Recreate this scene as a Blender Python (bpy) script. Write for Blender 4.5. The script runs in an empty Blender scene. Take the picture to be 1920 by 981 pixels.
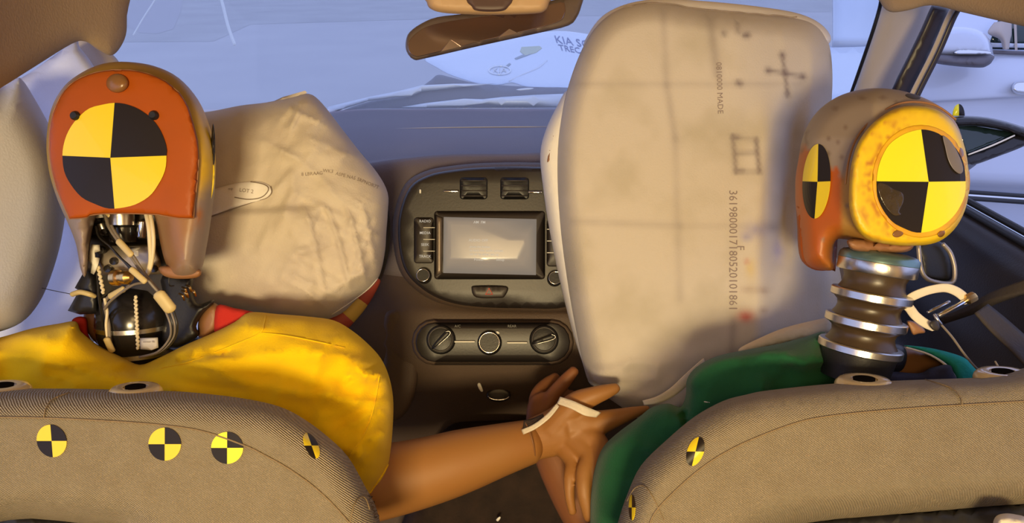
import bpy, math, random
import numpy as np
from mathutils import Vector
from mathutils.geometry import delaunay_2d_cdt

random.seed(4)
SC = bpy.context.scene
COL = SC.collection

# ------------------------------------------------------------------ camera, world, lights, exposure
F = 1250.0
PITCH = math.radians(25)
CZ = 1.5
cam_d = bpy.data.cameras.new('camera')
cam = bpy.data.objects.new('camera', cam_d)
COL.objects.link(cam)
cam.location = (0, 0, CZ)
cam.rotation_euler = (math.radians(90) - PITCH, 0, 0)
cam_d.sensor_fit = 'HORIZONTAL'
cam_d.sensor_width = 36.0
cam_d.lens = 36.0 * F / 1920.0
cam_d.clip_start = 0.02
cam_d.clip_end = 300
SC.camera = cam

SC.view_settings.view_transform = 'Standard'
SC.view_settings.look = 'None'
SC.view_settings.gamma = 1.0
SC.view_settings.use_curve_mapping = False
SC.view_settings.exposure = 0.12

w = bpy.data.worlds.new('sky')
SC.world = w
w.use_nodes = True
bg = w.node_tree.nodes['Background']
bg.inputs[0].default_value = (0.47, 0.55, 0.95, 1)
bg.inputs[1].default_value = 1.25


def area(name, loc, target, sx, sy, energy, color):
    l = bpy.data.lights.new(name, 'AREA')
    l.shape = 'RECTANGLE'
    l.size, l.size_y = sx, sy
    l.energy = energy
    l.color = color
    o = bpy.data.objects.new(name, l)
    COL.objects.link(o)
    o.location = loc
    o.rotation_euler = (Vector(target) - Vector(loc)).to_track_quat('-Z', 'Y').to_euler()
    return o


area('rear_window_daylight', (-0.07, -0.96, 1.56), (0.05, 0.9, 1.05), 0.30, 0.22, 26.0, (1.0, 0.78, 0.42))
area('overhead_warm_light', (0.0, -0.15, 1.60), (0.0, 0.45, 0.9), 0.30, 0.12, 1.6, (1.0, 0.66, 0.28))  # unseen warm area light above the camera; no lamp is modelled

# ------------------------------------------------------------------ frame maths (numpy)
cp, sp_ = math.cos(PITCH), math.sin(PITCH)
FW = np.array([0, cp, -sp_])
UP = np.array([0, sp_, cp])
RT = np.array([1.0, 0, 0])
C0 = np.array([0, 0, CZ])


def P(px, py, d):
    px, py, d = np.broadcast_arrays(np.asarray(px, float), np.asarray(py, float), np.asarray(d, float))
    return (C0 + d[..., None] * FW + (d * (px - 960) / F)[..., None] * RT + (d * (490.5 - py) / F)[..., None] * UP)


def hsh(ix, iy, s):
    v = np.sin(ix * 127.1 + iy * 311.7 + s * 74.7) * 43758.5453
    return v - np.floor(v)


def vnoise(x, y, s=0):
    x = np.asarray(x, float); y = np.asarray(y, float)
    ix, iy = np.floor(x), np.floor(y)
    fx, fy = x - ix, y - iy
    fx = fx * fx * (3 - 2 * fx); fy = fy * fy * (3 - 2 * fy)
    a = hsh(ix, iy, s); b = hsh(ix + 1, iy, s); c = hsh(ix, iy + 1, s); d = hsh(ix + 1, iy + 1, s)
    return (a * (1 - fx) + b * fx) * (1 - fy) + (c * (1 - fx) + d * fx) * fy


def fbm(x, y, s=0, o=4):
    t = 0; a = 0.5; n = 0
    for k in range(o):
        t = t + a * vnoise(x * 2 ** k, y * 2 ** k, s + k * 3.1); n += a; a *= 0.5
    return t / n


def ridge(x, y, s=0, o=3):
    t = 0; a = 0.5; n = 0
    for k in range(o):
        t = t + a * (1 - np.abs(2 * vnoise(x * 2 ** k, y * 2 ** k, s + k * 5.3) - 1)); n += a; a *= 0.5
    return t / n


def catmull(pts, n, closed=False):
    p = np.array(pts, float)
    m = len(p)
    out = []
    segs = m if closed else m - 1
    for i in range(segs):
        if closed:
            a, b, c, d = p[(i - 1) % m], p[i], p[(i + 1) % m], p[(i + 2) % m]
        else:
            a, b, c, d = p[max(i - 1, 0)], p[i], p[i + 1], p[min(i + 2, m - 1)]
        for k in range(n):
            t = k / n
            out.append(0.5 * ((2 * b) + (c - a) * t + (2 * a - 5 * b + 4 * c - d) * t * t + (3 * b - a - 3 * c + d) * t ** 3))
    if not closed:
        out.append(p[-1])
    return np.array(out)


def seg_dist(pts, poly):
    pts = np.asarray(pts, float)
    best = np.full(len(pts), 1e9)
    n = len(poly)
    for i in range(n):
        a = poly[i]; b = poly[(i + 1) % n]
        ab = b - a
        L = (ab * ab).sum()
        if L < 1e-9:
            continue
        t = np.clip(((pts - a) @ ab) / L, 0, 1)
        q = a + t[:, None] * ab
        best = np.minimum(best, np.sqrt(((pts - q) ** 2).sum(1)))
    return best


def inside(pts, poly):
    pts = np.asarray(pts, float)
    r = np.zeros(len(pts), bool)
    n = len(poly)
    for i in range(n):
        x1, y1 = poly[i]; x2, y2 = poly[(i + 1) % n]
        if y1 == y2:
            continue
        c = ((y1 > pts[:, 1]) != (y2 > pts[:, 1]))
        r ^= c & (pts[:, 0] < (x2 - x1) * (pts[:, 1] - y1) / (y2 - y1) + x1)
    return r


# ------------------------------------------------------------------ materials
MATS = {}


def mat(name, col=(0.5, 0.5, 0.5), rough=0.6, metal=0.0, bump=0.0, bscale=200.0, var=0.0, vscale=12.0, var_col=None,
        attr=False, spec=0.5, emit=None, estr=0.0, weave=False, sheen=0.0, coat=0.0, trans=0.0, alpha=1.0):
    if name in MATS:
        return MATS[name]
    m = bpy.data.materials.new(name)
    m.use_nodes = True
    nt = m.node_tree
    b = nt.nodes['Principled BSDF']
    b.inputs['Roughness'].default_value = rough
    b.inputs['Metallic'].default_value = metal
    b.inputs['Specular IOR Level'].default_value = spec
    b.inputs['Base Color'].default_value = (*col, 1)
    b.inputs['Alpha'].default_value = alpha
    if sheen: b.inputs['Sheen Weight'].default_value = sheen
    if coat: b.inputs['Coat Weight'].default_value = coat
    if trans: b.inputs['Transmission Weight'].default_value = trans
    tc = nt.nodes.new('ShaderNodeTexCoord')
    base = None
    if attr:
        at = nt.nodes.new('ShaderNodeAttribute'); at.attribute_name = 'paint'
        base = at.outputs['Color']
        nt.links.new(base, b.inputs['Base Color'])
    if var > 0:
        nz = nt.nodes.new('ShaderNodeTexNoise'); nz.inputs['Scale'].default_value = vscale
        nz.inputs['Detail'].default_value = 5
        nt.links.new(tc.outputs['Object'], nz.inputs['Vector'])
        rp = nt.nodes.new('ShaderNodeMapRange')
        rp.inputs['From Min'].default_value = 0.35; rp.inputs['From Max'].default_value = 0.7
        rp.inputs['To Min'].default_value = 0.0; rp.inputs['To Max'].default_value = var
        nt.links.new(nz.outputs['Fac'], rp.inputs['Value'])
        mx = nt.nodes.new('ShaderNodeMix'); mx.data_type = 'RGBA'
        nt.links.new(rp.outputs['Result'], mx.inputs['Factor'])
        if base is not None:
            nt.links.new(base, mx.inputs['A'])
        else:
            mx.inputs['A'].default_value = (*col, 1)
        vc = var_col if var_col else tuple(c * 0.5 for c in col)
        mx.inputs['B'].default_value = (*vc, 1)
        nt.links.new(mx.outputs['Result'], b.inputs['Base Color'])
    if bump > 0:
        if weave:
            w1 = nt.nodes.new('ShaderNodeTexWave'); w1.inputs['Scale'].default_value = bscale
            w1.wave_type = 'BANDS'; w1.bands_direction = 'DIAGONAL'; w1.inputs['Distortion'].default_value = 1.2
            w1.inputs['Detail'].default_value = 1
            nt.links.new(tc.outputs['Object'], w1.inputs['Vector'])
            nz2 = nt.nodes.new('ShaderNodeTexNoise'); nz2.inputs['Scale'].default_value = bscale * 2.5
            nt.links.new(tc.outputs['Object'], nz2.inputs['Vector'])
            ad = nt.nodes.new('ShaderNodeMath'); ad.operation = 'ADD'
            nt.links.new(w1.outputs['Fac'], ad.inputs[0]); nt.links.new(nz2.outputs['Fac'], ad.inputs[1])
            src = ad.outputs[0]
            mr = nt.nodes.new('ShaderNodeMapRange'); mr.inputs['From Min'].default_value = 0.4; mr.inputs['From Max'].default_value = 1.4
            mr.inputs['To Min'].default_value = 0.45; mr.inputs['To Max'].default_value = 0.0
            nt.links.new(src, mr.inputs['Value'])
            m3 = nt.nodes.new('ShaderNodeMix'); m3.data_type = 'RGBA'
            nt.links.new(mr.outputs['Result'], m3.inputs['Factor'])
            prev = b.inputs['Base Color'].links[0].from_socket
            nt.links.new(prev, m3.inputs['A']); m3.inputs['B'].default_value = (col[0] * 0.45, col[1] * 0.42, col[2] * 0.38, 1)
            nt.links.new(m3.outputs['Result'], b.inputs['Base Color'])
        else:
            nz2 = nt.nodes.new('ShaderNodeTexNoise'); nz2.inputs['Scale'].default_value = bscale
            nz2.inputs['Detail'].default_value = 4
            nt.links.new(tc.outputs['Object'], nz2.inputs['Vector'])
            src = nz2.outputs['Fac']
        bp = nt.nodes.new('ShaderNodeBump'); bp.inputs['Strength'].default_value = bump
        bp.inputs['Distance'].default_value = 0.002
        nt.links.new(src, bp.inputs['Height'])
        nt.links.new(bp.outputs['Normal'], b.inputs['Normal'])
    if emit:
        b.inputs['Emission Color'].default_value = (*emit, 1)
        b.inputs['Emission Strength'].default_value = estr
    MATS[name] = m
    return m


# ------------------------------------------------------------------ object bookkeeping
def root_loc(parent):
    v = np.zeros(3)
    while parent is not None:
        v = v + np.array(parent.location)
        parent = parent.parent
    return v


def tag(o, label=None, cat=None, group=None, kind=None):
    if label: o['label'] = label
    if cat: o['category'] = cat
    if group: o['group'] = group
    if kind: o['kind'] = kind
    return o


def thing(name, label, cat, px, py, d, group=None):
    o = bpy.data.objects.new(name, None)
    COL.objects.link(o)
    o.location = P(px, py, d)
    o.empty_display_size = 0.05
    return tag(o, label, cat, group)


def link(name, verts, faces, mats, parent=None, smooth=True, fmat=None, paint=None):
    verts = np.asarray(verts, float) - root_loc(parent)
    me = bpy.data.meshes.new(name)
    me.from_pydata(verts.tolist(), [], [tuple(int(i) for i in f) for f in faces])
    if not isinstance(mats, (list, tuple)):
        mats = [mats]
    for m in mats:
        me.materials.append(m)
    if fmat is not None:
        me.polygons.foreach_set('material_index', [int(i) for i in fmat])
    if smooth:
        me.polygons.foreach_set('use_smooth', [True] * len(me.polygons))
    if paint is not None:
        a = me.color_attributes.new('paint', 'FLOAT_COLOR', 'POINT')
        pc = np.ones((len(verts), 4)); pc[:, :3] = paint
        a.data.foreach_set('color', pc.ravel())
    me.update()
    o = bpy.data.objects.new(name, me)
    COL.objects.link(o)
    if parent is not None:
        o.parent = parent
    return o


def prof(t, k=2.0):
    t = np.clip(t, 0, 1)
    return (1 - (1 - t) ** k) ** (1.0 / k)


class Surf:
    def __init__(s, poly, d0, tf, R, dome, disp, k):
        s.poly, s.d0, s.tf, s.R, s.dome, s.disp, s.k = poly, d0, tf, R, dome, disp, k
        s.dmax = None

    def base(s, x, y):
        return s.d0(x, y) if callable(s.d0) else np.full(np.shape(x), float(s.d0))

    def __call__(s, x, y, dist=None):
        x = np.asarray(x, float); y = np.asarray(y, float)
        shp = x.shape
        x1, y1 = x.ravel(), y.ravel()
        if dist is None:
            pts = np.stack([x1, y1], 1)
            dist = seg_dist(pts, s.poly) * np.where(inside(pts, s.poly), 1, 0)
        d = s.base(x1, y1) - s.tf * prof(dist / s.R, s.k)
        if s.dome:
            d = d - s.dome * prof(dist / s.dmax)
        if s.disp is not None:
            d = d - s.disp(x1, y1) * np.clip(dist / 12.0, 0, 1)
        return d.reshape(shp)


def puff(name, outline, d0, tf, tb, R, m, parent=None, sp=12, smooth_n=4, dome=0.0, disp=None, paint=None, k=2.0,
         shrink=None, rings=True, soft=True):
    """a closed solid with the given outline, rounded towards both sides"""
    poly = catmull(outline, smooth_n, True) if soft else np.array(outline, float)
    keep = [0]
    for i in range(1, len(poly)):
        if np.hypot(*(poly[i] - poly[keep[-1]])) > 0.4:
            keep.append(i)
    if len(keep) > 3 and np.hypot(*(poly[keep[-1]] - poly[0])) < 0.4:
        keep.pop()
    poly = poly[keep]
    n = len(poly)
    x0, y0 = poly.min(0); x1, y1 = poly.max(0)
    gx, gy = np.meshgrid(np.arange(x0 + sp * 0.5, x1, sp), np.arange(y0 + sp * 0.5, y1, sp))
    gx = gx + (np.arange(gx.shape[0])[:, None] % 2) * sp * 0.5
    g = np.stack([gx.ravel(), gy.ravel()], 1)
    g = g[inside(g, poly)]
    g = g[seg_dist(g, poly) > sp * 0.45] if len(g) else g
    if rings:
        area2 = 0
        for i in range(n):
            area2 += poly[i][0] * poly[(i + 1) % n][1] - poly[(i + 1) % n][0] * poly[i][1]
        sgn = 1 if area2 > 0 else -1
        tn = np.roll(poly, -1, 0) - np.roll(poly, 1, 0)
        tn = tn / np.maximum(np.linalg.norm(tn, axis=1), 1e-6)[:, None]
        nm = np.stack([-tn[:, 1], tn[:, 0]], 1) * sgn
        extra = []
        offs = [R * 0.012, R * 0.05, R * 0.13, R * 0.27, R * 0.5, R * 0.8]
        offs = [o for o in offs if o > 0.25]
        for o_ in offs:
            q = poly + nm * o_
            ok = inside(q, poly) & (seg_dist(q, poly) > o_ * 0.93)
            extra.append(q[ok])
        if extra:
            ex = np.concatenate(extra)
            if len(g) and len(ex):
                # drop grid points that crowd the ring points
                dg = seg_dist(g, poly)
                g = g[dg > min(R * 0.8, 3 * sp) * 0.9] if R * 0.8 > sp * 0.4 else g
            g = np.concatenate([g, ex]) if len(g) else ex
    allp = np.concatenate([poly, g]) if len(g) else poly
    vin = [Vector((float(a), float(b))) for a, b in allp]
    edges = [(i, (i + 1) % n) for i in range(n)]
    vo, eo, fo, *_ = delaunay_2d_cdt(vin, edges, [], 1, 1e-4)
    V = np.array([[v.x, v.y] for v in vo])
    ins = inside(np.array([V[list(f)].mean(0) for f in fo]), poly)
    fo = [f for f, i_ in zip(fo, ins) if i_]
    dist = seg_dist(V, poly)
    bnd = dist < 0.02
    dist[bnd] = 0
    s = Surf(poly, d0, tf, R, dome, disp, k)
    s.dmax = max(dist.max(), 1e-6)
    df = s(V[:, 0], V[:, 1], dist)
    cen = V.mean(0)
    dm = float(np.mean(s.base(V[:, 0], V[:, 1])))
    if shrink is None:
        shrink = tb / (dm + tb)
    pb = prof(dist / R)
    VB = cen + (V - cen) * (1 - shrink * pb[:, None])
    db = s.base(V[:, 0], V[:, 1]) + tb * pb
    front = P(V[:, 0], V[:, 1], df)
    nv = len(V)
    idx = np.full(nv, -1)
    bi = np.where(~bnd)[0]
    idx[bnd] = np.where(bnd)[0]
    idx[bi] = nv + np.arange(len(bi))
    back = P(VB[bi, 0], VB[bi, 1], db[bi])
    verts = np.concatenate([front, back])
    faces = []
    for f in fo:
        # counter-clockwise seen from the camera (pixel y points down)
        a, b, c = V[f[0]], V[f[1]], V[f[2]]
        cr = (b[0] - a[0]) * (c[1] - a[1]) - (b[1] - a[1]) * (c[0] - a[0])
        ff = tuple(f) if cr < 0 else tuple(reversed(f))
        faces.append(ff)
        gg = tuple(int(idx[i]) for i in reversed(ff))
        if set(gg) != set(ff):
            faces.append(gg)
    pc = None
    if paint is not None:
        pf = paint(V[:, 0], V[:, 1])
        pc = np.concatenate([pf, pf[bi]])
    o = link(name, verts, faces, m, parent, True, None, pc)
    s.obj = o
    return s


def tube(name, pts, m, parent=None, n=12, sub=6, closed=False, caps=True, flat=1.0, make=True):
    """pts: (px, py, depth, radius in pixels at that depth)"""
    q = catmull(pts, sub, closed) if sub > 1 else np.array(pts, float)
    W = P(q[:, 0], q[:, 1], q[:, 2])
    rad = q[:, 3] * q[:, 2] / F
    return tube_w(name, W, rad, m, parent, n, closed, caps, flat, make)


def tube_w(name, W, rad, m, parent=None, n=12, closed=False, caps=True, flat=1.0, make=True):
    k = len(W)
    rad = np.broadcast_to(rad, (k,))
    T = np.roll(W, -1, 0) - np.roll(W, 1, 0)
    if not closed:
        T[0] = W[1] - W[0]; T[-1] = W[-1] - W[-2]
    T = T / np.maximum(np.linalg.norm(T, axis=1), 1e-9)[:, None]
    ref = -FW
    N = ref - T[0] * (ref @ T[0])
    if np.linalg.norm(N) < 1e-3:
        N = RT - T[0] * (RT @ T[0])
    N /= np.linalg.norm(N)
    rings = []
    for i in range(k):
        N = N - T[i] * (N @ T[i]); N /= np.linalg.norm(N)
        B = np.cross(T[i], N)
        a = np.arange(n) * 2 * math.pi / n
        rings.append(W[i] + rad[i] * (np.cos(a)[:, None] * N * flat + np.sin(a)[:, None] * B))
    verts = np.concatenate(rings)
    faces = []
    for i in range(k if closed else k - 1):
        for j in range(n):
            a = i * n + j; b = i * n + (j + 1) % n
            c = ((i + 1) % k) * n + (j + 1) % n; d = ((i + 1) % k) * n + j
            faces.append((a, b, c, d))
    if caps and not closed:
        # rounded ends
        for (i, sgn) in ((0, -1), (k - 1, 1)):
            c = W[i] + T[i] * sgn * rad[i] * 0.55
            mid = W[i] + T[i] * sgn * rad[i] * 0.38 + (verts[i * n:(i + 1) * n] - W[i]) * 0.68
            s0 = len(verts)
            verts = np.concatenate([verts, mid, c[None]])
            for j in range(n):
                a = i * n + j; b = i * n + (j + 1) % n
                a2 = s0 + j; b2 = s0 + (j + 1) % n
                if sgn > 0:
                    faces += [(a, b, b2, a2), (a2, b2, s0 + n)]
                else:
                    faces += [(b, a, a2, b2), (b2, a2, s0 + n)]
    if not make:
        return verts, faces
    return link(name, verts, faces, m, parent)


def multi(name, pieces, m, parent=None, remesh=0.0, smooth=True, it=0):
    """several closed shells in one mesh, optionally fused into one skin"""
    V = []; Fs = []; o = 0
    for v, f in pieces:
        V.append(v); Fs += [tuple(i + o for i in ff) for ff in f]; o += len(v)
    ob = link(name, np.concatenate(V), Fs, m, parent, smooth)
    if remesh:
        md = ob.modifiers.new('fuse', 'REMESH'); md.mode = 'VOXEL'; md.voxel_size = remesh; md.use_smooth_shade = True
        if it:
            s2 = ob.modifiers.new('soften', 'SMOOTH'); s2.factor = 0.5; s2.iterations = it
    return ob


def axis_frame(ax):
    ax = np.array(ax, float); ax /= np.linalg.norm(ax)
    a = np.cross(ax, FW)
    if np.linalg.norm(a) < 1e-3:
        a = np.cross(ax, UP)
    a /= np.linalg.norm(a)
    return ax, a, np.cross(ax, a)


def lathe(name, o, ax, profile, m, parent=None, n=40, fm=None, make=True, smooth=True):
    """profile: (radius m, height m) from bottom to top around axis ax through o"""
    ax, a, b = axis_frame(ax)
    t = np.arange(n) * 2 * math.pi / n
    V = []
    for r, h in profile:
        V.append(o + ax * h + max(r, 1e-5) * (np.cos(t)[:, None] * a + np.sin(t)[:, None] * b))
    V = np.concatenate(V)
    faces = []; fmi = []
    for i in range(len(profile) - 1):
        for j in range(n):
            faces.append((i * n + j, i * n + (j + 1) % n, (i + 1) * n + (j + 1) % n, (i + 1) * n + j))
            fmi.append(0 if fm is None else fm[i])
    faces.append(tuple(reversed(range(n)))); fmi.append(0 if fm is None else fm[0])
    k = (len(profile) - 1) * n
    faces.append(tuple(range(k, k + n))); fmi.append(0 if fm is None else fm[-1])
    if not make:
        return V, faces
    ob = link(name, V, faces, m, parent, False, fmi)
    if smooth:
        ob.data.polygons.foreach_set('use_smooth', [True] * len(ob.data.polygons))
        me = ob.data
        # keep the profile's corners crisp
        try:
            me.set_sharp_from_angle(angle=math.radians(38))
        except Exception:
            pass
    return ob


def cdir(x, y, z):
    """direction from camera-style components: right, up, towards the viewer"""
    v = x * RT + y * UP - z * FW
    return v / np.linalg.norm(v)


def box_w(name, lo, hi, m, parent=None, bev=0.0):
    x0, y0, z0 = lo; x1, y1, z1 = hi
    V = [(x0, y0, z0), (x1, y0, z0), (x1, y1, z0), (x0, y1, z0), (x0, y0, z1), (x1, y0, z1), (x1, y1, z1), (x0, y1, z1)]
    Fc = [(0, 3, 2, 1), (4, 5, 6, 7), (0, 1, 5, 4), (1, 2, 6, 5), (2, 3, 7, 6), (3, 0, 4, 7)]
    o = link(name, V, Fc, m, parent, False)
    if bev:
        b = o.modifiers.new('bevel', 'BEVEL'); b.width = bev; b.segments = 3
    return o


def sheet(name, rows, m, parent=None, nu=6, nv=6, thick=0.01, paint=None, disp=None):
    """a smooth surface through rows of (px,py,depth) with real thickness"""
    R_ = np.array(rows, float)
    R1 = np.array([catmull(r, nu) for r in R_])
    R2 = np.array([catmull(R1[:, j], nv) for j in range(R1.shape[1])]).transpose(1, 0, 2)
    a, b, _ = R2.shape
    dd = R2[..., 2]
    if disp is not None:
        dd = dd - disp(R2[..., 0], R2[..., 1])
    V = P(R2[..., 0], R2[..., 1], dd)
    flat = V.reshape(-1, 3)
    faces = []
    for i in range(a - 1):
        for j in range(b - 1):
            faces.append((i * b + j, (i + 1) * b + j, (i + 1) * b + j + 1, i * b + j + 1))
    pc = paint(R2[..., 0].ravel(), R2[..., 1].ravel()) if paint else None
    o = link(name, flat, faces, m, parent, True, None, pc)
    s = o.modifiers.new('thick', 'SOLIDIFY'); s.thickness = thick; s.offset = -1
    return o


def decal(name, cx, cy, rx, ry, surf, mats, parent, qx=None, qy=None, rot=0.0, skew=0.0, lift=0.0006, torn=0.0, seed=0, nr=7, na=64,
          missing=None):
    """a round quadrant target sticker lying on a surface"""
    qx = cx if qx is None else qx; qy = cy if qy is None else qy
    V = [(qx, qy)]; Fc = []; fm = []
    for i in range(1, nr + 1):
        for j in range(na):
            a = 2 * math.pi * j / na
            ex = cx + rx * math.cos(a + rot); ey = cy + ry * math.sin(a + rot)
            if torn:
                f = 1 - torn * float(vnoise(j * 0.35, 0.5, seed))
                ex = cx + (ex - cx) * f; ey = cy + (ey - cy) * f
            ex += skew * (ey - cy)
            t = i / nr
            V.append((qx + (ex - qx) * t, qy + (ey - qy) * t))
    for j in range(na):
        q = int(j / (na / 4.0))
        Fc.append((0, 1 + (j + 1) % na, 1 + j)); fm.append(q % 2)
        for i in range(1, nr):
            a = 1 + (i - 1) * na
            Fc.append((a + j, a + (j + 1) % na, a + na + (j + 1) % na, a + na + j)); fm.append(q % 2)
    # quadrant 0 = lower right (yellow), 1 = lower left (black), 2 = upper left (yellow), 3 = upper right (black)
    V = np.array(V, float)
    d = surf(V[:, 0], V[:, 1]) if callable(surf) else np.full(len(V), surf)
    W = P(V[:, 0], V[:, 1], d - lift)
    o = link(name, W, Fc, mats, parent, False, fm)
    sm = o.modifiers.new('thick', 'SOLIDIFY'); sm.thickness = 0.0004; sm.offset = 0
    return o


def text_px(name, body, cx, cy, size, surf, m, parent, rot=0.0, lift=0.0008, stretch=1.0, skew=0.0, make=True):
    """lettering laid on a surface; rot in degrees clockwise on the picture, size in pixels"""
    cu = bpy.data.curves.new(name, 'FONT')
    cu.body = body; cu.size = size; cu.align_x = 'CENTER'; cu.align_y = 'CENTER'
    cu.resolution_u = 2; cu.offset = 0.018
    tmp = bpy.data.objects.new('tmp', cu)
    COL.objects.link(tmp)
    dg = bpy.context.evaluated_depsgraph_get()
    me = bpy.data.meshes.new_from_object(tmp.evaluated_get(dg))
    bpy.data.objects.remove(tmp)
    V = np.array([v.co[:] for v in me.vertices])
    Fc = [tuple(p.vertices) for p in me.polygons]
    bpy.data.meshes.remove(me)
    if len(V) == 0:
        return None
    x = V[:, 0] * stretch + skew * V[:, 1]; y = -V[:, 1]
    r = math.radians(rot)
    X = cx + x * math.cos(r) - y * math.sin(r); Y = cy + x * math.sin(r) + y * math.cos(r)
    d = surf(X, Y) if callable(surf) else np.full(len(V), surf)
    W = P(X, Y, d - lift)
    return link(name, W, Fc, m, parent, False)


def slab(name, outline, d, th, m, parent=None, R=None, soft=True, sp=None, sn=4):
    o = np.array(outline, float)
    ext = min(np.ptp(o[:, 0]), np.ptp(o[:, 1]))
    R = R if R else max(1.0, min(6.0, ext * 0.15))
    return puff(name, outline, d, th, 0.004, R, m, parent, sp=sp or max(5, ext * 0.4), smooth_n=sn, soft=soft, shrink=0)


def rrect(x0, y0, x1, y1, r, n=4):
    out = []
    for cx, cy, a0 in ((x1 - r, y1 - r, 0), (x0 + r, y1 - r, 90), (x0 + r, y0 + r, 180), (x1 - r, y0 + r, 270)):
        for k in range(n + 1):
            a = math.radians(a0 + 90 * k / n)
            out.append((cx + r * math.cos(a), cy + r * math.sin(a)))
    return out


def rslab(name, x0, y0, x1, y1, r, d, th, m, parent=None, R=None, sp=None):
    return slab(name, rrect(x0, y0, x1, y1, r), d, th, m, parent, R, soft=False, sp=sp)


def ell(cx, cy, rx, ry, n=28, rot=0.0):
    o = []
    for k in range(n):
        a = 2 * math.pi * k / n
        x, y = rx * math.cos(a), ry * math.sin(a)
        o.append((cx + x * math.cos(rot) - y * math.sin(rot), cy + x * math.sin(rot) + y * math.cos(rot)))
    return o


def pmix(a, b, t):
    t = np.clip(t, 0, 1)[:, None]
    return a * (1 - t) + b * t


def const(c, n):
    return np.tile(np.array(c, float), (n, 1))


def sm(a, b, x):
    t = np.clip((x - a) / (b - a), 0, 1)
    return t * t * (3 - 2 * t)


# ------------------------------------------------------------------ material library
M_seat = mat('beige seat cloth', (0.42, 0.345, 0.235), 0.85, bump=0.8, bscale=250, weave=True, var=0.3, vscale=60, var_col=(0.29, 0.225, 0.135), spec=0.25)
M_seam = mat('seat seam thread', (0.24, 0.17, 0.09), 0.8, bump=0.5, bscale=500)
M_guide = mat('ivory plastic', (0.66, 0.52, 0.27), 0.18, coat=0.5)
M_black = mat('black plastic', (0.012, 0.011, 0.012), 0.45, bump=0.1, bscale=300)
M_rub = mat('dark rubber', (0.045, 0.027, 0.013), 0.36, bump=0.05, bscale=120, var=0.5, vscale=30, var_col=(0.08, 0.05, 0.022))
M_blackg = mat('gloss black', (0.015, 0.013, 0.013), 0.2)
M_yst = mat('yellow sticker', (0.80, 0.60, 0.015), 0.32, bump=0.12, bscale=35, coat=0.2)
M_ygst = mat('bright yellow sticker', (0.84, 0.78, 0.02), 0.3, bump=0.12, bscale=35, coat=0.2)
M_bst = mat('black sticker', (0.016, 0.011, 0.008), 0.38, bump=0.15, bscale=30, spec=0.3)
M_steel = mat('brushed aluminium', (0.62, 0.60, 0.57), 0.28, metal=1.0, bump=0.05, bscale=400)
M_chrome = mat('chrome', (0.8, 0.8, 0.8), 0.12, metal=1.0)
M_teal = mat('teal anodised', (0.16, 0.27, 0.28), 0.3, metal=0.7)
M_brass = mat('brass', (0.75, 0.5, 0.2), 0.3, metal=1.0)
M_paint = mat('painted skin', attr=True, rough=0.45, bump=0.12, bscale=60, var=0.0)
M_orange = mat('orange skull paint', (0.37, 0.072, 0.003), 0.5, bump=0.12, bscale=70, var=0.6, vscale=14, var_col=(0.26, 0.06, 0.005), spec=0.25)
M_skin = mat('vinyl skin', (0.33, 0.15, 0.038), 0.55, bump=0.06, bscale=90, var=0.35, vscale=14, var_col=(0.31, 0.105, 0.022))
M_skin_shade = mat('shaded vinyl skin', (0.19, 0.075, 0.024), 0.6, bump=0.06, bscale=90, var=0.4, vscale=9, var_col=(0.34, 0.10, 0.02))  # same skin, with the shade on this arm put into its colour
M_yel = mat('yellow cotton', (0.88, 0.57, 0.006), 0.9, bump=0.25, bscale=500, sheen=0.1, spec=0.1, var=0.2, vscale=25, var_col=(0.83, 0.48, 0.005))
M_green = mat('green cotton', (0.018, 0.115, 0.045), 0.92, bump=0.3, bscale=450, sheen=0.15, spec=0.15, var=0.4, vscale=18, var_col=(0.012, 0.07, 0.03))
M_green_lit = mat('blue-lit green cotton', (0.03, 0.38, 0.33), 0.9, bump=0.25, bscale=450, spec=0.15)  # green shirt again, with blue light on the shoulder put into its colour
M_red = mat('red cotton', (0.5, 0.02, 0.01), 0.9, bump=0.2, bscale=400)
M_bag = mat('airbag nylon', attr=True, rough=0.75, bump=0.25, bscale=420, spec=0.3, sheen=0.1)
M_bagp = mat('plain airbag nylon', (0.62, 0.57, 0.54), 0.75, bump=0.2, bscale=420, spec=0.3)
M_curt = mat('curtain airbag nylon', (0.84, 0.81, 0.78), 0.8, bump=0.15, bscale=420, spec=0.2)
M_stitch = mat('stitching', (0.25, 0.2, 0.16), 0.9)
M_ink = mat('faded ink', (0.30, 0.24, 0.20), 0.9)
M_dash = mat('grey dashboard plastic', (0.135, 0.11, 0.13), 0.6, bump=0.35, bscale=500, var=0.3, vscale=8, var_col=(0.16, 0.135, 0.14))
M_dashb = mat('brown lower dashboard', (0.095, 0.062, 0.044), 0.65, bump=0.3, bscale=500)
M_stack = mat('dark centre panel', (0.022, 0.017, 0.016), 0.42, bump=0.05, bscale=300)
M_stack2 = mat('centre panel buttons', (0.035, 0.027, 0.024), 0.45)
M_scr = mat('dim display glass', (0.12, 0.105, 0.09), 0.22, emit=(0.60, 0.50, 0.40), estr=0.32)
M_scrt = mat('display lettering', (0.2, 0.2, 0.2), 0.5, emit=(0.70, 0.66, 0.6), estr=0.45)
M_white = mat('white marking', (0.8, 0.78, 0.72), 0.5)
M_redm = mat('red marking', (0.75, 0.06, 0.03), 0.5)
M_head = mat('beige headliner', (0.50, 0.36, 0.22), 0.95, bump=0.3, bscale=300, var=0.2, vscale=5, spec=0.1)
M_pill = mat('pillar trim', (0.50, 0.43, 0.38), 0.7, bump=0.15, bscale=400)
M_dblk = mat('door frame rubber', (0.018, 0.010, 0.012), 0.4)
M_carw = mat('silver white car paint', (0.60, 0.66, 0.80), 0.25, coat=0.6, var=0.1, vscale=2)
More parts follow.
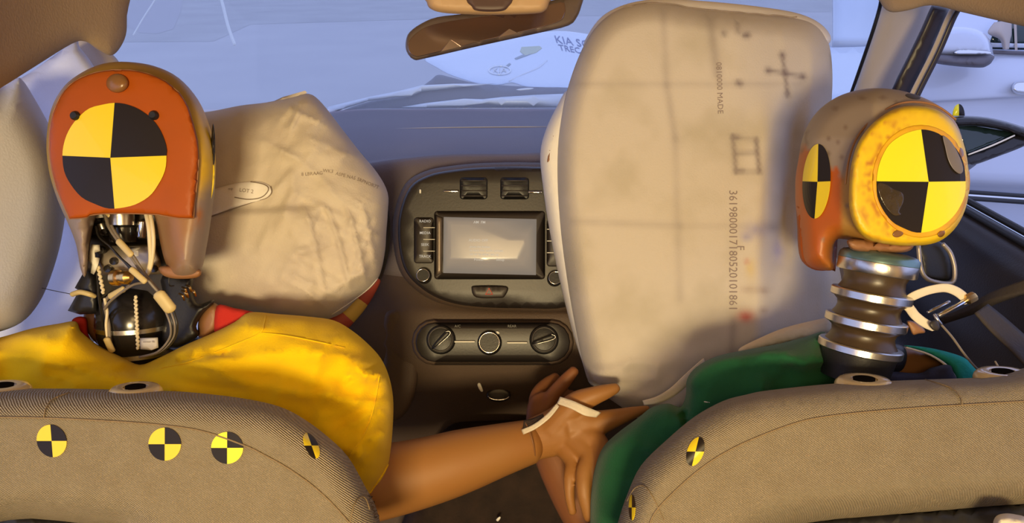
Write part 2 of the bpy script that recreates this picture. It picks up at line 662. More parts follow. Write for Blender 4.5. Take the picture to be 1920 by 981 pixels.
M_ground = mat('pale concrete', (0.47, 0.45, 0.45), 0.85, bump=0.3, bscale=40, var=0.45, vscale=0.7, var_col=(0.38, 0.37, 0.38))
M_door = mat('dark door trim', (0.022, 0.018, 0.022), 0.42, bump=0.2, bscale=400)
M_belt = mat('seat belt webbing', (0.045, 0.035, 0.032), 0.8, bump=0.4, bscale=300)
M_tape = mat('white cloth tape', (0.74, 0.66, 0.52), 0.85, bump=0.3, bscale=300)
M_wire = mat('grey cable', (0.20, 0.165, 0.13), 0.45)
M_wireb = mat('black cable', (0.02, 0.018, 0.016), 0.4)
M_wirew = mat('cream cable', (0.72, 0.62, 0.42), 0.45)
M_shr = mat('tan heat shrink', (0.58, 0.45, 0.20), 0.5)
M_alum = mat('dull metal block', (0.42, 0.36, 0.30), 0.42, metal=0.6, bump=0.1, bscale=200)
M_brown = mat('brown vinyl', (0.28, 0.13, 0.055), 0.5, bump=0.1, bscale=100)
M_dark = mat('dark cavity metal', (0.03, 0.024, 0.02), 0.5)
M_cowl = mat('dark plastic cowl', (0.13, 0.12, 0.14), 0.6, bump=0.2, bscale=60)
M_fold = mat('folded bonnet metal', (0.70, 0.72, 0.78), 0.35, coat=0.3)

# mirror glass and windscreen glass
M_mirror = mat('mirror glass', (0.46, 0.36, 0.33), 0.22, metal=1.0)
M_tint = mat('dark glass', (0.015, 0.03, 0.03), 0.08, coat=0.4)
M_glass = bpy.data.materials.new('dusty windscreen glass'); M_glass.use_nodes = True
_nt = M_glass.node_tree
for n_ in list(_nt.nodes): _nt.nodes.remove(n_)
_out = _nt.nodes.new('ShaderNodeOutputMaterial')
_tr = _nt.nodes.new('ShaderNodeBsdfTransparent'); _tr.inputs[0].default_value = (0.93, 0.97, 0.98, 1)
_df = _nt.nodes.new('ShaderNodeBsdfTranslucent'); _df.inputs[0].default_value = (0.75, 0.75, 0.78, 1)
_gl = _nt.nodes.new('ShaderNodeBsdfGlossy'); _gl.inputs['Roughness'].default_value = 0.03
_m1 = _nt.nodes.new('ShaderNodeMixShader'); _m1.inputs[0].default_value = 0.12
_m2 = _nt.nodes.new('ShaderNodeMixShader'); _m2.inputs[0].default_value = 0.03
_nt.links.new(_tr.outputs[0], _m1.inputs[1]); _nt.links.new(_df.outputs[0], _m1.inputs[2])
_nt.links.new(_m1.outputs[0], _m2.inputs[1]); _nt.links.new(_gl.outputs[0], _m2.inputs[2])
_nt.links.new(_m2.outputs[0], _out.inputs[0])
STK = [M_yst, M_bst]
STKG = [M_ygst, M_bst]

# ================================================================== THE SETTING
# ground
g = box_w('floor', (-60, -20, -0.1), (60, 90, 0.0), M_ground); tag(g, kind='structure')

# body shell around the viewer: roof, side walls; unseen right and tail walls raised full-height to block blue sky light
r = box_w('ceiling', (-0.78, -1.35, 1.66), (0.78, 0.62, 1.70), M_head); tag(r, kind='structure')
r = box_w('wall_left', (-0.86, -1.35, 0.25), (-0.80, 0.75, 1.08), M_door); tag(r, kind='structure')
r = box_w('wall_back', (-0.78, -1.40, 0.25), (0.78, -1.34, 1.66), M_head); tag(r, kind='structure')
r = box_w('wall_right', (0.80, -1.35, 0.25), (0.86, 0.09, 1.66), M_head); tag(r, kind='structure')
r = box_w('trim_1', (-0.80, -1.40, 0.20), (0.80, 1.6, 0.26), M_black); tag(r, kind='structure')

# headliner corners in view
s = puff('ceiling_left', [(-60, -60), (120, -60), (238, -40), (238, 30), (236, 66), (222, 94), (206, 104), (182, 92), (160, 78), (135, 82), (70, 122), (0, 166), (-60, 200)],
         lambda x, y: 0.62 + 0.30 * np.clip((x + 60) / 300, 0, 1), 0.02, 0.03, 34, M_head, sp=16)
tag(s.obj, kind='structure')
s = puff('ceiling_right', [(1640, -40), (1650, 3), (1668, 22), (1700, 20), (1745, 10), (1800, 22), (1860, 36), (1930, 52), (2000, 70), (2000, -40)],
         lambda x, y: 1.08 - 0.30 * np.clip((x - 1640) / 320, 0, 1), 0.015, 0.03, 26, M_head, sp=14)
tag(s.obj, kind='structure')

o = sheet('ceiling_front', [[(x, -30, 1.08) for x in (-300, 200, 900, 1600, 2100)], [(x, -110, 0.97) for x in (-300, 200, 900, 1600, 2100)], [(x, -260, 0.78) for x in (-500, 200, 900, 1600, 2300)], [(x, -545, 0.50) for x in (-900, 0, 960, 1900, 2800)]], M_head, None, 4, 4, 0.02)
tag(o, kind='structure')
# windscreen
gy = [(-60, 1.16), (60, 1.32), (205, 1.62)]
rows = []
for py, d in gy:
    rows.append([(100, py, d * 0.94), (500, py, d), (960, py, d * 1.02), (1350, py, d), (1655 - 0.27 * max(py, 0), py, d * 0.96)])
o = sheet('window_1', rows, M_glass, None, 4, 4, 0.004); tag(o, kind='structure')

# right pillar: black screen edge, pale trim, black door frame with its grey strip
s = puff('trim_2', [(1662, -30), (1652, 4), (1640, 50), (1618, 120), (1592, 200), (1560, 300), (1590, 320), (1680, 330), (1690, 240), (1702, 150), (1722, 90), (1750, 20), (1740, -30)],
         lambda x, y: 1.22 + 0.0008 * (y), 0.03, 0.03, 34, M_pill, sp=16)
tag(s.obj, kind='structure')
o = tube('trim_3', [(1652, -10, 1.15, 3), (1650, 12, 1.17, 3.4), (1636, 60, 1.20, 3.4), (1612, 130, 1.26, 3.2), (1596, 175, 1.3, 3)], M_black); tag(o, kind='structure')
s = puff('trim_4', [(1752, 10), (1782, 18), (1772, 40), (1740, 120), (1714, 178), (1690, 240), (1640, 300), (1630, 280), (1672, 168), (1700, 110), (1728, 52), (1744, 16)],
         lambda x, y: 1.12 + 0.0004 * y, 0.012, 0.03, 12, M_dblk, sp=12, smooth_n=3)
tag(s.obj, kind='structure')
o = tube('trim_5', [(1792, 10, 1.10, 6), (1778, 35, 1.10, 6), (1750, 100, 1.12, 6), (1712, 176, 1.14, 6), (1690, 230, 1.15, 6)], M_pill, flat=0.5); tag(o, kind='structure')
o = tube('trim_6', [(1801, 12, 1.09, 5), (1788, 35, 1.09, 5), (1760, 100, 1.11, 5), (1722, 176, 1.13, 5), (1700, 230, 1.14, 5)], M_dblk, flat=0.5); tag(o, kind='structure')

# left pillar between curtain bag and screen
s = puff('trim_7', [(120, 70), (170, 60), (205, 95), (230, 130), (240, 200), (200, 300), (150, 330), (150, 200), (140, 130)], 1.05, 0.02, 0.04, 22, M_pill, sp=14)
tag(s.obj, kind='structure')

# right door, seen from inside
D1 = thing('door_1', None, None, 1860, 800, 1.0)
tag(D1, kind='structure')
V = []; xs = 0.72
prof_d = [(0.735, 1.115), (0.712, 1.108), (0.700, 1.085), (0.705, 1.03), (0.715, 0.97), (0.700, 0.93), (0.66, 0.905), (0.655, 0.87), (0.70, 0.84), (0.715, 0.70), (0.70, 0.45), (0.72, 0.30), (0.80, 0.30), (0.80, 1.10)]
ys = np.linspace(0.10, 1.35, 20)
Fc = []
for i, y in enumerate(ys):
    for x, z in prof_d:
        V.append((x - 0.05 * max(0, y - 1.0), y, z))
k = len(prof_d)
for i in range(len(ys) - 1):
    for j in range(k):
        Fc.append((i * k + j, i * k + (j + 1) % k, (i + 1) * k + (j + 1) % k, (i + 1) * k + j))
Fc.append(tuple(range(k - 1, -1, -1))); Fc.append(tuple((len(ys) - 1) * k + j for j in range(k)))
o = link('door_panel', V, Fc, M_door, D1, True)
try: o.data.set_sharp_from_angle(angle=math.radians(50))
except Exception: pass
for k_, (dz, mm) in enumerate(((0, M_black), (0.012, M_chrome), (0.022, M_black))):
    W = np.array([(0.735 + dz * 1.0, y, 1.119 + dz * 0.2) for y in np.linspace(0.1, 1.34, 12)])
    tube_w('window_seal', W, 0.0055 if k_ != 1 else 0.0012, mm, D1, 8)

# ================================================================== OUTSIDE
# parked car beside, its side turned towards us
PC = thing('parked_car', 'silver white car parked alongside, seen through the right side window', 'car', 2050, 400, 3.1)
cx_ = [1480, 1600, 1720, 1840, 1960, 2120, 2400, 2800]
lx = [0.16, 0.06, 0.02, 0, 0, 0, 0.02, 0.1]
def crow(y, d, slope=0.0):
    return [(x, y + slope * (x - 1840), d + l) for x, l in zip(cx_, lx)]
rows = [crow(92, 2.96, 0.02), crow(104, 2.93, 0.01), crow(140, 2.90), crow(182, 2.90, -0.05), crow(190, 2.93, -0.05), crow(240, 2.97, -0.05), crow(300, 3.00, 0.0), crow(340, 3.03, 0.04), crow(362, 3.12, 0.06), crow(420, 3.17, 0.08), crow(446, 3.25, 0.10), crow(450, 3.6, 0.10)]
sheet('body_side', rows, M_carw, PC, 4, 4, 0.03)
gx_ = [1560, 1680, 1800, 1920, 2100, 2400]
rows = [[(x, 94 + 0.02 * (x - 1840), 2.98) for x in gx_], [(x, 40, 3.14) for x in gx_], [(x, -20, 3.30) for x in gx_], [(x, -60, 3.6) for x in gx_]]
sheet('glasshouse', rows, M_carw, PC, 4, 4, 0.03)
slab('side_window', [(1852, 92), (1862, 60), (1872, 36), (1990, 34), (2100, 36), (2110, 96), (1990, 95)], 2.97, 0.01, M_tint, PC, R=3, soft=False)
slab('window_pillar', [(1903, 96), (1901, 45), (1906, 44), (1908, 96)], 2.955, 0.006, M_pill, PC, R=1, soft=False)
tube('belt_strip', [(1840, 97, 2.92, 4), (1900, 99, 2.92, 4), (1990, 102, 2.92, 4), (2120, 106, 2.92, 4)], M_cowl, PC, n=8)
for yy, mm, rr in ((362, M_blackg, 4.0), (368, M_chrome, 3.2), (374, M_blackg, 4.0)):
    tube('sill_moulding', [(x, yy + 0.07 * (x - 1840), 3.02 + (x < 1700) * 0.03, rr) for x in (1600, 1720, 1840, 1960, 2150)], mm, PC, n=8)
# its mirror
mo = puff('mirror_housing', [(1745, 100), (1752, 70), (1775, 52), (1810, 50), (1840, 58), (1856, 76), (1862, 98), (1858, 106), (1800, 106), (1750, 104)], 2.80, 0.08, 0.06, 16, M_carw, PC, sp=10)
mo = puff('mirror_lower', [(1745, 101), (1800, 103), (1860, 103), (1860, 116), (1850, 124), (1836, 127), (1790, 124), (1750, 117)], 2.78, 0.07, 0.06, 8, M_cowl, PC, sp=10)
slab('mirror_indicator', [(1788, 101), (1800, 93), (1830, 94), (1856, 97), (1857, 102), (1820, 102)], 2.715, 0.01, M_chrome, PC)
slab('door_handle', [(1898, 160), (1912, 152), (1960, 154), (1960, 176), (1915, 178), (1899, 172)], 2.88, 0.04, M_chrome, PC, R=6)

# hanging cloth in the far window
o = sheet('hanging_cloth', [[(1864, 42, 2.9), (1880, 40, 2.88), (1897, 44, 2.9)], [(1852, 62, 2.9), (1876, 58, 2.86), (1897, 64, 2.9)], [(1874, 74, 2.9), (1884, 76, 2.87), (1894, 76, 2.9)], [(1880, 92, 2.9), (1886, 93, 2.88), (1892, 92, 2.9)]], M_pill, None, 5, 5, 0.004)
tag(o, 'grey white cloth hanging by the window of the car alongside', 'cloth')

# our own door mirror outside the right window
DM = thing('door_mirror', 'black door mirror outside the right window with a round sticker on top', 'mirror', 1860, 300, 1.3)
s = puff('mirror_housing', [(1780, 222), (1800, 217), (1850, 220), (1900, 232), (1960, 255), (1980, 290), (1925, 262), (1880, 245), (1830, 237), (1796, 238), (1790, 236)], 1.30, 0.02, 0.05, 10, M_blackg, DM, sp=8)
s = puff('mirror_glass', [(1792, 236), (1830, 237), (1880, 245), (1908, 254), (1880, 268), (1840, 282), (1812, 290), (1800, 262)], 1.31, 0.006, 0.03, 8, M_tint, DM, sp=8)
s = puff('mirror_lower_case', [(1905, 252), (1930, 262), (1925, 272), (1870, 294), (1815, 312), (1800, 300), (1814, 291), (1860, 274)], 1.305, 0.012, 0.04, 6, M_blackg, DM, sp=8)
tube('mirror_foot', [(1815, 300, 1.33, 16), (1770, 335, 1.25, 18), (1740, 385, 1.20, 22)], M_blackg, DM, n=12)
tube('trim_line', [(1816, 290, 1.288, 1.5), (1860, 273, 1.288, 1.8), (1902, 254, 1.288, 1.6)], M_white, DM, n=6)
rnd = [(1797, 216, 0, 0)]
c = 1798
V = []; Fc = []; fm = []
for j in range(17):
    a = math.pi * j / 16
    V.append((c - 11 * math.cos(a), 217 - 22 * math.sin(a)))
V.append((c, 217))
for j in range(16):
    Fc.append((17, j + 1, j)); fm.append(0 if j < 8 else 1)
VV = np.array(V); o = link('quadrant_sticker', P(VV[:, 0], VV[:, 1], 1.29), Fc, STKG, DM, True, fm)
m_ = o.modifiers.new('thick', 'SOLIDIFY'); m_.thickness = 0.002

# crumpled bonnet with emblem and lettering
def bon_d(x, y):
    return 2.15 + 0.0075 * np.clip(165 - y, -18, 120) + 0.05 * np.sin(x * 0.012)
BN = puff('crumpled_bonnet', [(795, 112), (812, 100), (870, 88), (960, 70), (1045, 58), (1120, 66), (1250, 78), (1400, 86), (1560, 89), (1700, 94), (1720, 180), (1600, 240), (1400, 232), (1250, 190), (1120, 172), (1020, 167), (985, 163), (960, 156), (935, 160), (900, 158), (870, 150), (842, 140), (820, 128)],
          bon_d, 0.03, 0.03, 14, M_carw, None, sp=12, disp=lambda x, y: 0.035 * ridge(x * 0.006 + y * 0.01, y * 0.012, 3))
tag(BN.obj, 'buckled white bonnet with dark lettering and oval emblem beyond the windscreen', 'bonnet')
BNo = BN.obj
text_px('lettering', 'KIA SO', 1074, 79, 19, BN, mat('navy lettering', (0.09, 0.12, 0.30), 0.5), BNo, rot=9, lift=0.006, skew=-0.5, stretch=1.15)
text_px('lettering', 'TRECA', 1074, 93, 15, BN, MATS['navy lettering'], BNo, rot=9, lift=0.006, skew=-0.5, stretch=1.15)
ev = ell(937, 132, 20, 8, 24)
evd = BN(np.array([e[0] for e in ev]), np.array([e[1] for e in ev]))
tube('emblem', [(x, y, d - 0.01, 1.8) for (x, y), d in zip(ev, evd)], M_chrome, BNo, n=6, sub=2, closed=True)
text_px('emblem_letters', 'KIA', 937, 132, 13, BN, M_steel, BNo, lift=0.01, stretch=1.3)
M_ygs = mat('faded yellow sticker', (0.50, 0.52, 0.36), 0.6)
M_gys = mat('grey scuff', (0.30, 0.33, 0.36), 0.7)
for pts, mm in (([(978, 88), (1012, 86), (1016, 90), (1006, 98), (985, 104), (975, 96)], M_ygs), ([(965, 109), (985, 100), (1006, 93), (1008, 96), (990, 103), (968, 111)], M_gys), ([(945, 126), (955, 118), (958, 120), (950, 127)], M_gys)):
    pp = np.array(pts, float)
    o = link('sticker', P(pp[:, 0], pp[:, 1], BN(pp[:, 0], pp[:, 1]) - 0.008), [tuple(range(len(pts)))[::-1]], mm, BNo, False)
    m_ = o.modifiers.new('thick', 'SOLIDIFY'); m_.thickness = 0.002
cr = [(955, 152), (980, 140), (1008, 128), (1025, 114)]
cd = BN(np.array([c_[0] for c_ in cr]), np.array([c_[1] for c_ in cr]))
tube('crease', [(x, y, d - 0.002, 1.6) for (x, y), d in zip(cr, cd)], M_fold, BNo, n=6)

# cowl and torn metal strips
CW = puff('windscreen_cowl', [(600, 235), (640, 208), (700, 188), (760, 178), (785, 166), (808, 150), (822, 140), (850, 146), (900, 157), (1000, 163), (1080, 165), (1300, 180), (1500, 215), (1500, 300), (600, 300)],
          1.9, 0.02, 0.05, 10, M_cowl, None, sp=14, smooth_n=3)
tag(CW.obj, 'dark torn plastic cowl at the foot of the windscreen', 'cowl')
SP1 = puff('torn_metal_strip', [(600, 222), (616, 200), (690, 182), (750, 170), (790, 160), (850, 157), (932, 157), (870, 163), (790, 172), (772, 180), (752, 181), (690, 190), (645, 204)], 1.87, 0.004, 0.01, 3, M_fold, None, sp=9, soft=False)
tag(SP1.obj, 'bright torn metal strip left of the buckled bonnet', 'metal strip')
SP2 = puff('torn_metal_strip', [(752, 201), (800, 193), (870, 185), (905, 186), (940, 182), (1000, 178), (1080, 175), (1200, 176), (1200, 208), (1000, 200), (940, 199), (904, 195), (870, 199), (800, 202)], 1.85, 0.004, 0.01, 3, M_fold, None, sp=9, soft=False)
tag(SP2.obj, 'bright torn metal strip lying just above the dashboard edge', 'metal strip')
SP3 = slab('torn_metal_strip', [(968, 168), (985, 165), (1000, 165), (996, 168), (975, 170)], 1.86, 0.003, M_fold)
tag(SP3.obj, 'tiny bright metal shard on the dark cowl', 'metal strip')

# poles of stands far out on the concrete
for pts, lab in ((([(412, -10, 11.0), (418, 10, 11.0), (428, 50, 11.0), (440, 84, 11.0)], 3.0), 'thin white barrier leg standing on the concrete, right one'),
                 (([(296, -10, 11.0), (288, 4, 11.0), (268, 35, 11.0), (250, 66, 11.0)], 1.4), 'very thin white barrier leg standing on the concrete, left one')):
    (pp, rr) = pts
    o = tube('barrier_leg', [(a, b, c, rr) for a, b, c in pp], M_white, None, n=8)
    tag(o, lab, 'stand leg', 'barrier legs outside')
# darker ground patch behind, and paler strip of ground nearer
def gpt(px, py):
    v = P(px, py, 1.0) - C0
    t = -CZ / v[2]
    return C0 + v * t
pp = [(225, -60), (352, -60), (340, 20), (325, 55), (295, 64), (262, 62), (240, 50)]
o = link('floor_patch', [gpt(a, b) + np.array([0, 0, 0.006]) for a, b in pp], [tuple(range(len(pp)))[::-1]], mat('darker concrete', (0.37, 0.35, 0.36), 0.8, bump=0.2, bscale=30), None, False)
tag(o, kind='structure')
pp = [(-100, 82), (400, 78), (470, 46), (800, 36), (1200, 28), (1700, 20), (2000, 10), (2000, -60), (-100, -60)]
o = link('floor_far', [gpt(a, b) + np.array([0, 0, 0.003]) for a, b in pp], [tuple(range(len(pp)))[::-1]], mat('greyer concrete', (0.41, 0.395, 0.385), 0.85, bump=0.2, bscale=30, var=0.3, vscale=0.8), None, False)
tag(o, kind='structure')

# ================================================================== DASHBOARD
DB = thing('dashboard', 'grey dashboard with central screen, vents and climate controls', 'dashboard', 940, 900, 1.12)
# upper pad
xs_ = [480, 640, 800, 960, 1120, 1400, 1660]
def row(y_list, d_list):
    return [(x, y, d) for x, y, d in zip(xs_, y_list, d_list)]
rows = [row([240, 207, 203, 202, 203, 220, 240], [1.66, 1.66, 1.68, 1.7, 1.68, 1.62, 1.5]),
        row([262, 232, 228, 226, 226, 240, 262], [1.5, 1.5, 1.5, 1.52, 1.5, 1.46, 1.38]),
        row([285, 246, 241, 239, 239, 255, 285], [1.40, 1.42, 1.42, 1.43, 1.42, 1.40, 1.3]),
        row([320, 275, 262, 260, 260, 280, 320], [1.28, 1.30, 1.31, 1.31, 1.31, 1.28, 1.2]),
        row([370, 310, 294, 290, 290, 320, 370], [1.18, 1.18, 1.18, 1.18, 1.18, 1.16, 1.1]),
        row([420, 345, 312, 308, 308, 350, 420], [1.15, 1.12, 1.11, 1.11, 1.11, 1.10, 1.08]),
        row([560, 540, 520, 520, 520, 540, 560], [1.15, 1.12, 1.09, 1.09, 1.09, 1.10, 1.08])]
sheet('dash_pad', rows, M_dash, DB, 6, 6, 0.02)
tube('pad_ridge', [(600, 246, 1.438, 1.3), (700, 243, 1.425, 1.3), (830, 239.5, 1.425, 1.3), (960, 238, 1.43, 1.3), (1080, 238, 1.425, 1.3)], mat('pale dashboard ridge', (0.30, 0.28, 0.28), 0.5), DB, n=6)  # ridge line in a paler grey than the pad
# lower fascia
rows = [row([470, 470, 470, 470, 470, 470, 470], [1.16, 1.14, 1.12, 1.12, 1.12, 1.12, 1.1]),
        row([560, 550, 560, 570, 570, 560, 560], [1.14, 1.10, 1.07, 1.07, 1.07, 1.10, 1.1]),
        row([620, 610, 600, 600, 600, 610, 620], [1.12, 1.08, 1.05, 1.05, 1.05, 1.08, 1.1]),
        row([700, 700, 695, 695, 695, 700, 700], [1.14, 1.09, 1.06, 1.06, 1.06, 1.09, 1.12]),
        row([790, 790, 780, 780, 780, 790, 790], [1.2, 1.18, 1.15, 1.15, 1.15, 1.18, 1.2]),
        row([900, 900, 890, 890, 890, 900, 900], [1.25, 1.22, 1.20, 1.20, 1.20, 1.22, 1.25]),
        row([1060, 1060, 1060, 1060, 1060, 1060, 1060], [1.3, 1.22, 1.20, 1.20, 1.20, 1.22, 1.3])]
sheet('lower_fascia', rows, M_dashb, DB, 5, 5, 0.02)
# centre panel
CPo = [(840, 312), (905, 306), (1000, 305), (1100, 312), (1150, 350), (1160, 450), (1140, 540), (1070, 583), (980, 586), (880, 582), (820, 568), (775, 540), (748, 505), (737, 450), (740, 395), (760, 345), (795, 322)]
CP2 = puff('centre_panel_rim', CPo, 1.075, 0.035, 0.03, 16, M_dashb, DB, sp=22)
CPi = [(x0 + (945 - x0) * 0.045, y0 + (446 - y0) * 0.055) for x0, y0 in CPo]
CP = puff('centre_panel', CPi, 1.045, 0.012, 0.01, 8, M_stack, DB, sp=22)
CPO = CP.obj
dp = 1.030
# air vents
for x0, x1 in ((862, 914), (938, 992)):
    s = rslab('air_vent', x0, 333, x1, 374, 6, dp, 0.003, M_black, DB, R=3)
    for k_ in range(4):
        tube('vent_slat', [(x0 + 3, 339 + k_ * 9.5, dp - 0.006, 1.3), (x1 - 3, 339 + k_ * 9.5, dp - 0.006, 1.3)], M_stack2, s.obj, n=6, sub=2)
rslab('vent_slider', 831, 357, 860, 361, 1.8, dp - 0.004, 0.003, M_chrome, DB, R=1)
rslab('vent_slider', 990, 358, 1017, 363, 1.8, dp - 0.004, 0.003, M_chrome, DB, R=1)
rslab('vent_mark', 786, 355, 790, 363, 1.5, dp - 0.002, 0.002, M_white, DB, R=1)
# screen
rslab('display_bezel', 814, 396, 1022, 524, 6, dp, 0.006, M_stack2, DB, R=4, sp=20)
SCR = slab('display', [(832, 407), (1006, 411), (1005, 516), (831, 512)], dp - 0.0075, 0.001, M_scr, DB, R=1.5, soft=False, sp=30)
slab('display_side_trim', [(818, 404), (830, 408), (829, 512), (818, 518)], dp - 0.007, 0.003, mat('satin trim', (0.20, 0.16, 0.13), 0.35, metal=0.4), DB, R=1.5, soft=False)
for tx, ty, sz, bd in ((899, 417, 6, 'AM  FM'), (897, 451, 6, 'AUDIO OFF'), (900, 463, 5, 'press the button'), (912, 470, 5.5, 'to turn the audio system'), (908, 477, 5.5, 'on or to enter set up'), (898, 487, 6, 'Power'), (938, 487, 6, 'Setup')):
    text_px('display_text', bd, tx, ty, sz * 1.15, dp - 0.009, M_scrt, SCR.obj, rot=1)
# button columns
s = rslab('button_column', 776, 408, 813, 494, 6, dp, 0.004, M_stack2, DB, R=3)
for k_, bt in enumerate(('RADIO', 'MEDIA', 'SEEK', 'TRACK')):
    text_px('button_text', bt, 797, 415 + k_ * 22, 7, dp - 0.005, M_scrt, s.obj)
for k_ in range(3):
    tube('divider', [(794, 427 + k_ * 22, dp - 0.005, 0.8), (815, 427 + k_ * 22, dp - 0.005, 0.8)], M_white, s.obj, n=6, sub=1)
s = rslab('button_column', 1025, 412, 1062, 500, 6, dp, 0.004, M_stack2, DB, R=3)
for k_ in range(3):
    tube('divider', [(1026, 430 + k_ * 22, dp - 0.005, 1.0), (1044, 430 + k_ * 22, dp - 0.005, 1.0)], M_white, s.obj, n=6, sub=1)


def knob(name, cx, cy, r, d, parent, ringm=M_chrome, h=0.012):
    ax = cdir(0, 0.15, 1)
    m = r * d / F
    o_ = P(cx, cy, d)
    k0 = lathe(name, o_, ax, [(m * 1.1, -0.004), (m * 1.1, 0.002), (m, h * 0.9), (m * 0.92, h), (m * 0.2, h)], M_black, parent, 28)
    t_ = np.arange(28) * 2 * math.pi / 28
    a_, b_, c_ = axis_frame(ax)
    W_ = o_ + ax * h + m * 0.88 * (np.cos(t_)[:, None] * b_ + np.sin(t_)[:, None] * c_)
    tube_w('knob_ring', W_, m * 0.075, ringm, k0, 6, True)
    return k0


knob('tuning_knob', 795, 518, 13, dp, DB)
knob('tuning_knob', 1040, 523, 13, dp, DB)
s = slab('hazard_button', [(884, 541), (892, 536), (940, 536), (953, 541), (946, 556), (936, 559), (893, 558)], dp, 0.006, M_stack2, DB, R=4)
tr_ = [(917, 540.5), (910.5, 552), (923.5, 552)]
tube('hazard_triangle', [(x_, y_, dp - 0.008, 0.9) for x_, y_ in tr_], M_redm, s.obj, n=6, sub=1, closed=True)
# climate panel
rslab('climate_rim', 772, 599, 1076, 685, 42, 1.045, 0.010, M_dashb, DB, R=5, sp=24)
rslab('climate_panel', 779, 605, 1069, 679, 36, 1.033, 0.004, M_stack, DB, R=3, sp=24)
dq = 1.028
for cx, ang in ((827, -45), (1020, -18)):
    k0 = knob('climate_dial', cx, 637, 25, dq, DB, ringm=M_stack2, h=0.008)
    a = math.radians(ang); ux, uy = math.cos(a), math.sin(a)
    nx, ny = -uy, ux
    pts = [(cx - ux * 20 + nx * 3, 637 - uy * 20 + ny * 3), (cx + ux * 16 + nx * 5, 637 + uy * 16 + ny * 5), (cx + ux * 22, 637 + uy * 22), (cx + ux * 16 - nx * 5, 637 + uy * 16 - ny * 5), (cx - ux * 20 - nx * 3, 637 - uy * 20 - ny * 3)]
    s = slab('dial_grip', pts, dq - 0.012, 0.006, M_black, k0, R=2)
    tube('dial_pointer', [(x_, y_, dq - 0.018, 0.8) for x_, y_ in pts[:4]], M_steel, k0, n=6, sub=3)
knob('fan_knob', 918, 643, 21, dq, DB, h=0.014)
for x0, x1, y in ((851, 891, 641), (950, 989, 643)):
    rslab('indicator_bar', x0, y - 1.8, x1, y + 1.8, 1.6, dq - 0.002, 0.003, M_white, DB, R=1)
for x_, y_ in ((838, 622), (933, 624), (1030, 623), (1024, 620)):
    slab('dial_mark', ell(x_, y_, 4, 2.6, 10, 0.4), dq - 0.003, 0.001, M_white, DB, R=1, soft=False)
for x_, y_, t_ in ((858, 609, 'A/C'), (960, 609, 'REAR')):
    text_px('button_text', t_, x_, y_ + 3, 7, dq - 0.003, M_stack2, DB)
# console with tray, socket ring and debris
s = puff('centre_console', [(800, 860), (840, 800), (900, 790), (1000, 790), (1060, 810), (1080, 900), (1090, 1060), (760, 1060), (770, 940)], 1.12, 0.05, 0.05, 40, mat('console plastic', (0.02, 0.012, 0.009), 0.7, spec=0.15, bump=0.3, bscale=200, var=0.5, vscale=30, var_col=(0.05, 0.028, 0.018)), DB, sp=20)
ring = []
for k_ in range(24):
    a = 2 * math.pi * k_ / 24
    ring.append((935 + 21 * math.cos(a), 742 + 11 * math.sin(a), 1.10, 2.0))
rc = puff('power_socket', ell(935, 740, 23, 14), 1.10, 0.006, 0.02, 6, M_stack, DB, sp=8, soft=False)
arc = [(935 + 20 * math.cos(a), 742 + 8 * math.sin(a), 1.088, 1.6) for a in np.linspace(0.25, math.pi - 0.2, 9)]
tube('socket_ring', arc, M_chrome, rc.obj, n=6)
s = puff('side_fascia', [(716, 610), (735, 580), (758, 590), (776, 640), (784, 700), (770, 760), (740, 790), (715, 770)], 1.07, 0.012, 0.02, 14, M_dashb, DB, sp=14)

fr = [([(895, 722), (900, 718), (906, 733), (901, 734)], 1.08, 'small white shard stuck on the dark console'),
      ([(930, 975), (936, 969), (939, 971), (934, 978)], 1.05, 'tiny pale shard low on the dark console')]
for pts, d, lab in fr:
    s = slab('debris_shard', pts, d, 0.002, M_white, None, R=1); tag(s.obj, lab, 'shard', 'shards on the console')

# steering wheel behind the driver's bag
SW = thing('steering_wheel', 'dark steering wheel with red and yellow tape behind the driver airbag', 'steering wheel', 470, 440, 1.02)
cw = P(478, 440, 1.0); axw = cdir(0.05, 0.25, 1)
_, wa, wb = axis_frame(axw)
t_ = np.arange(64) * 2 * math.pi / 64
Rw = 0.185
W = cw + Rw * (np.cos(t_)[:, None] * wa + np.sin(t_)[:, None] * wb)
tube_w('wheel_rim', W, 0.017, M_stack, SW, 14, True)
lathe('wheel_hub', cw - axw * 0.03, axw, [(0.07, -0.02), (0.075, 0.0), (0.07, 0.02), (0.03, 0.025)], M_stack, SW, 24)
for ang in (0.25, math.pi - 0.25, math.pi * 1.5):
    dv = math.cos(ang) * wa + math.sin(ang) * wb
    tube_w('wheel_spoke', np.array([cw - axw * 0.03 + dv * 0.05, cw - axw * 0.015 + dv * 0.12, cw + dv * Rw]), np.array([0.02, 0.015, 0.013]), M_stack, SW, 10)
# tape pieces: pick the part of the rim at lower right
M_rt = mat('red tape', (0.42, 0.07, 0.04), 0.6); M_yt = mat('ochre tape', (0.62, 0.42, 0.08), 0.6)
def rim_arc(a0, a1, mm):
    tt = np.linspace(a0, a1, 8)
    dv = np.cos(tt)[:, None] * wa + np.sin(tt)[:, None] * wb
    return tube_w('rim_tape', cw + Rw * dv, 0.0178, mm, SW, 14)
angs = []
for k_ in range(720):
    a = 2 * math.pi * k_ / 720
    pt = cw + Rw * (math.cos(a) * wa + math.sin(a) * wb) - C0
    angs.append((a, 960 + F * (pt @ RT) / (pt @ FW), 490.5 - F * (pt @ UP) / (pt @ FW)))
def ang_at(y):
    c_ = [(abs(q[2] - y), q[0]) for q in angs if q[1] > 500]
    return min(c_)[1]
for y0, y1, mm in ((520, 560, M_rt), (560, 590, M_yt), (590, 625, M_rt)):
    rim_arc(ang_at(y0), ang_at(y1), mm)

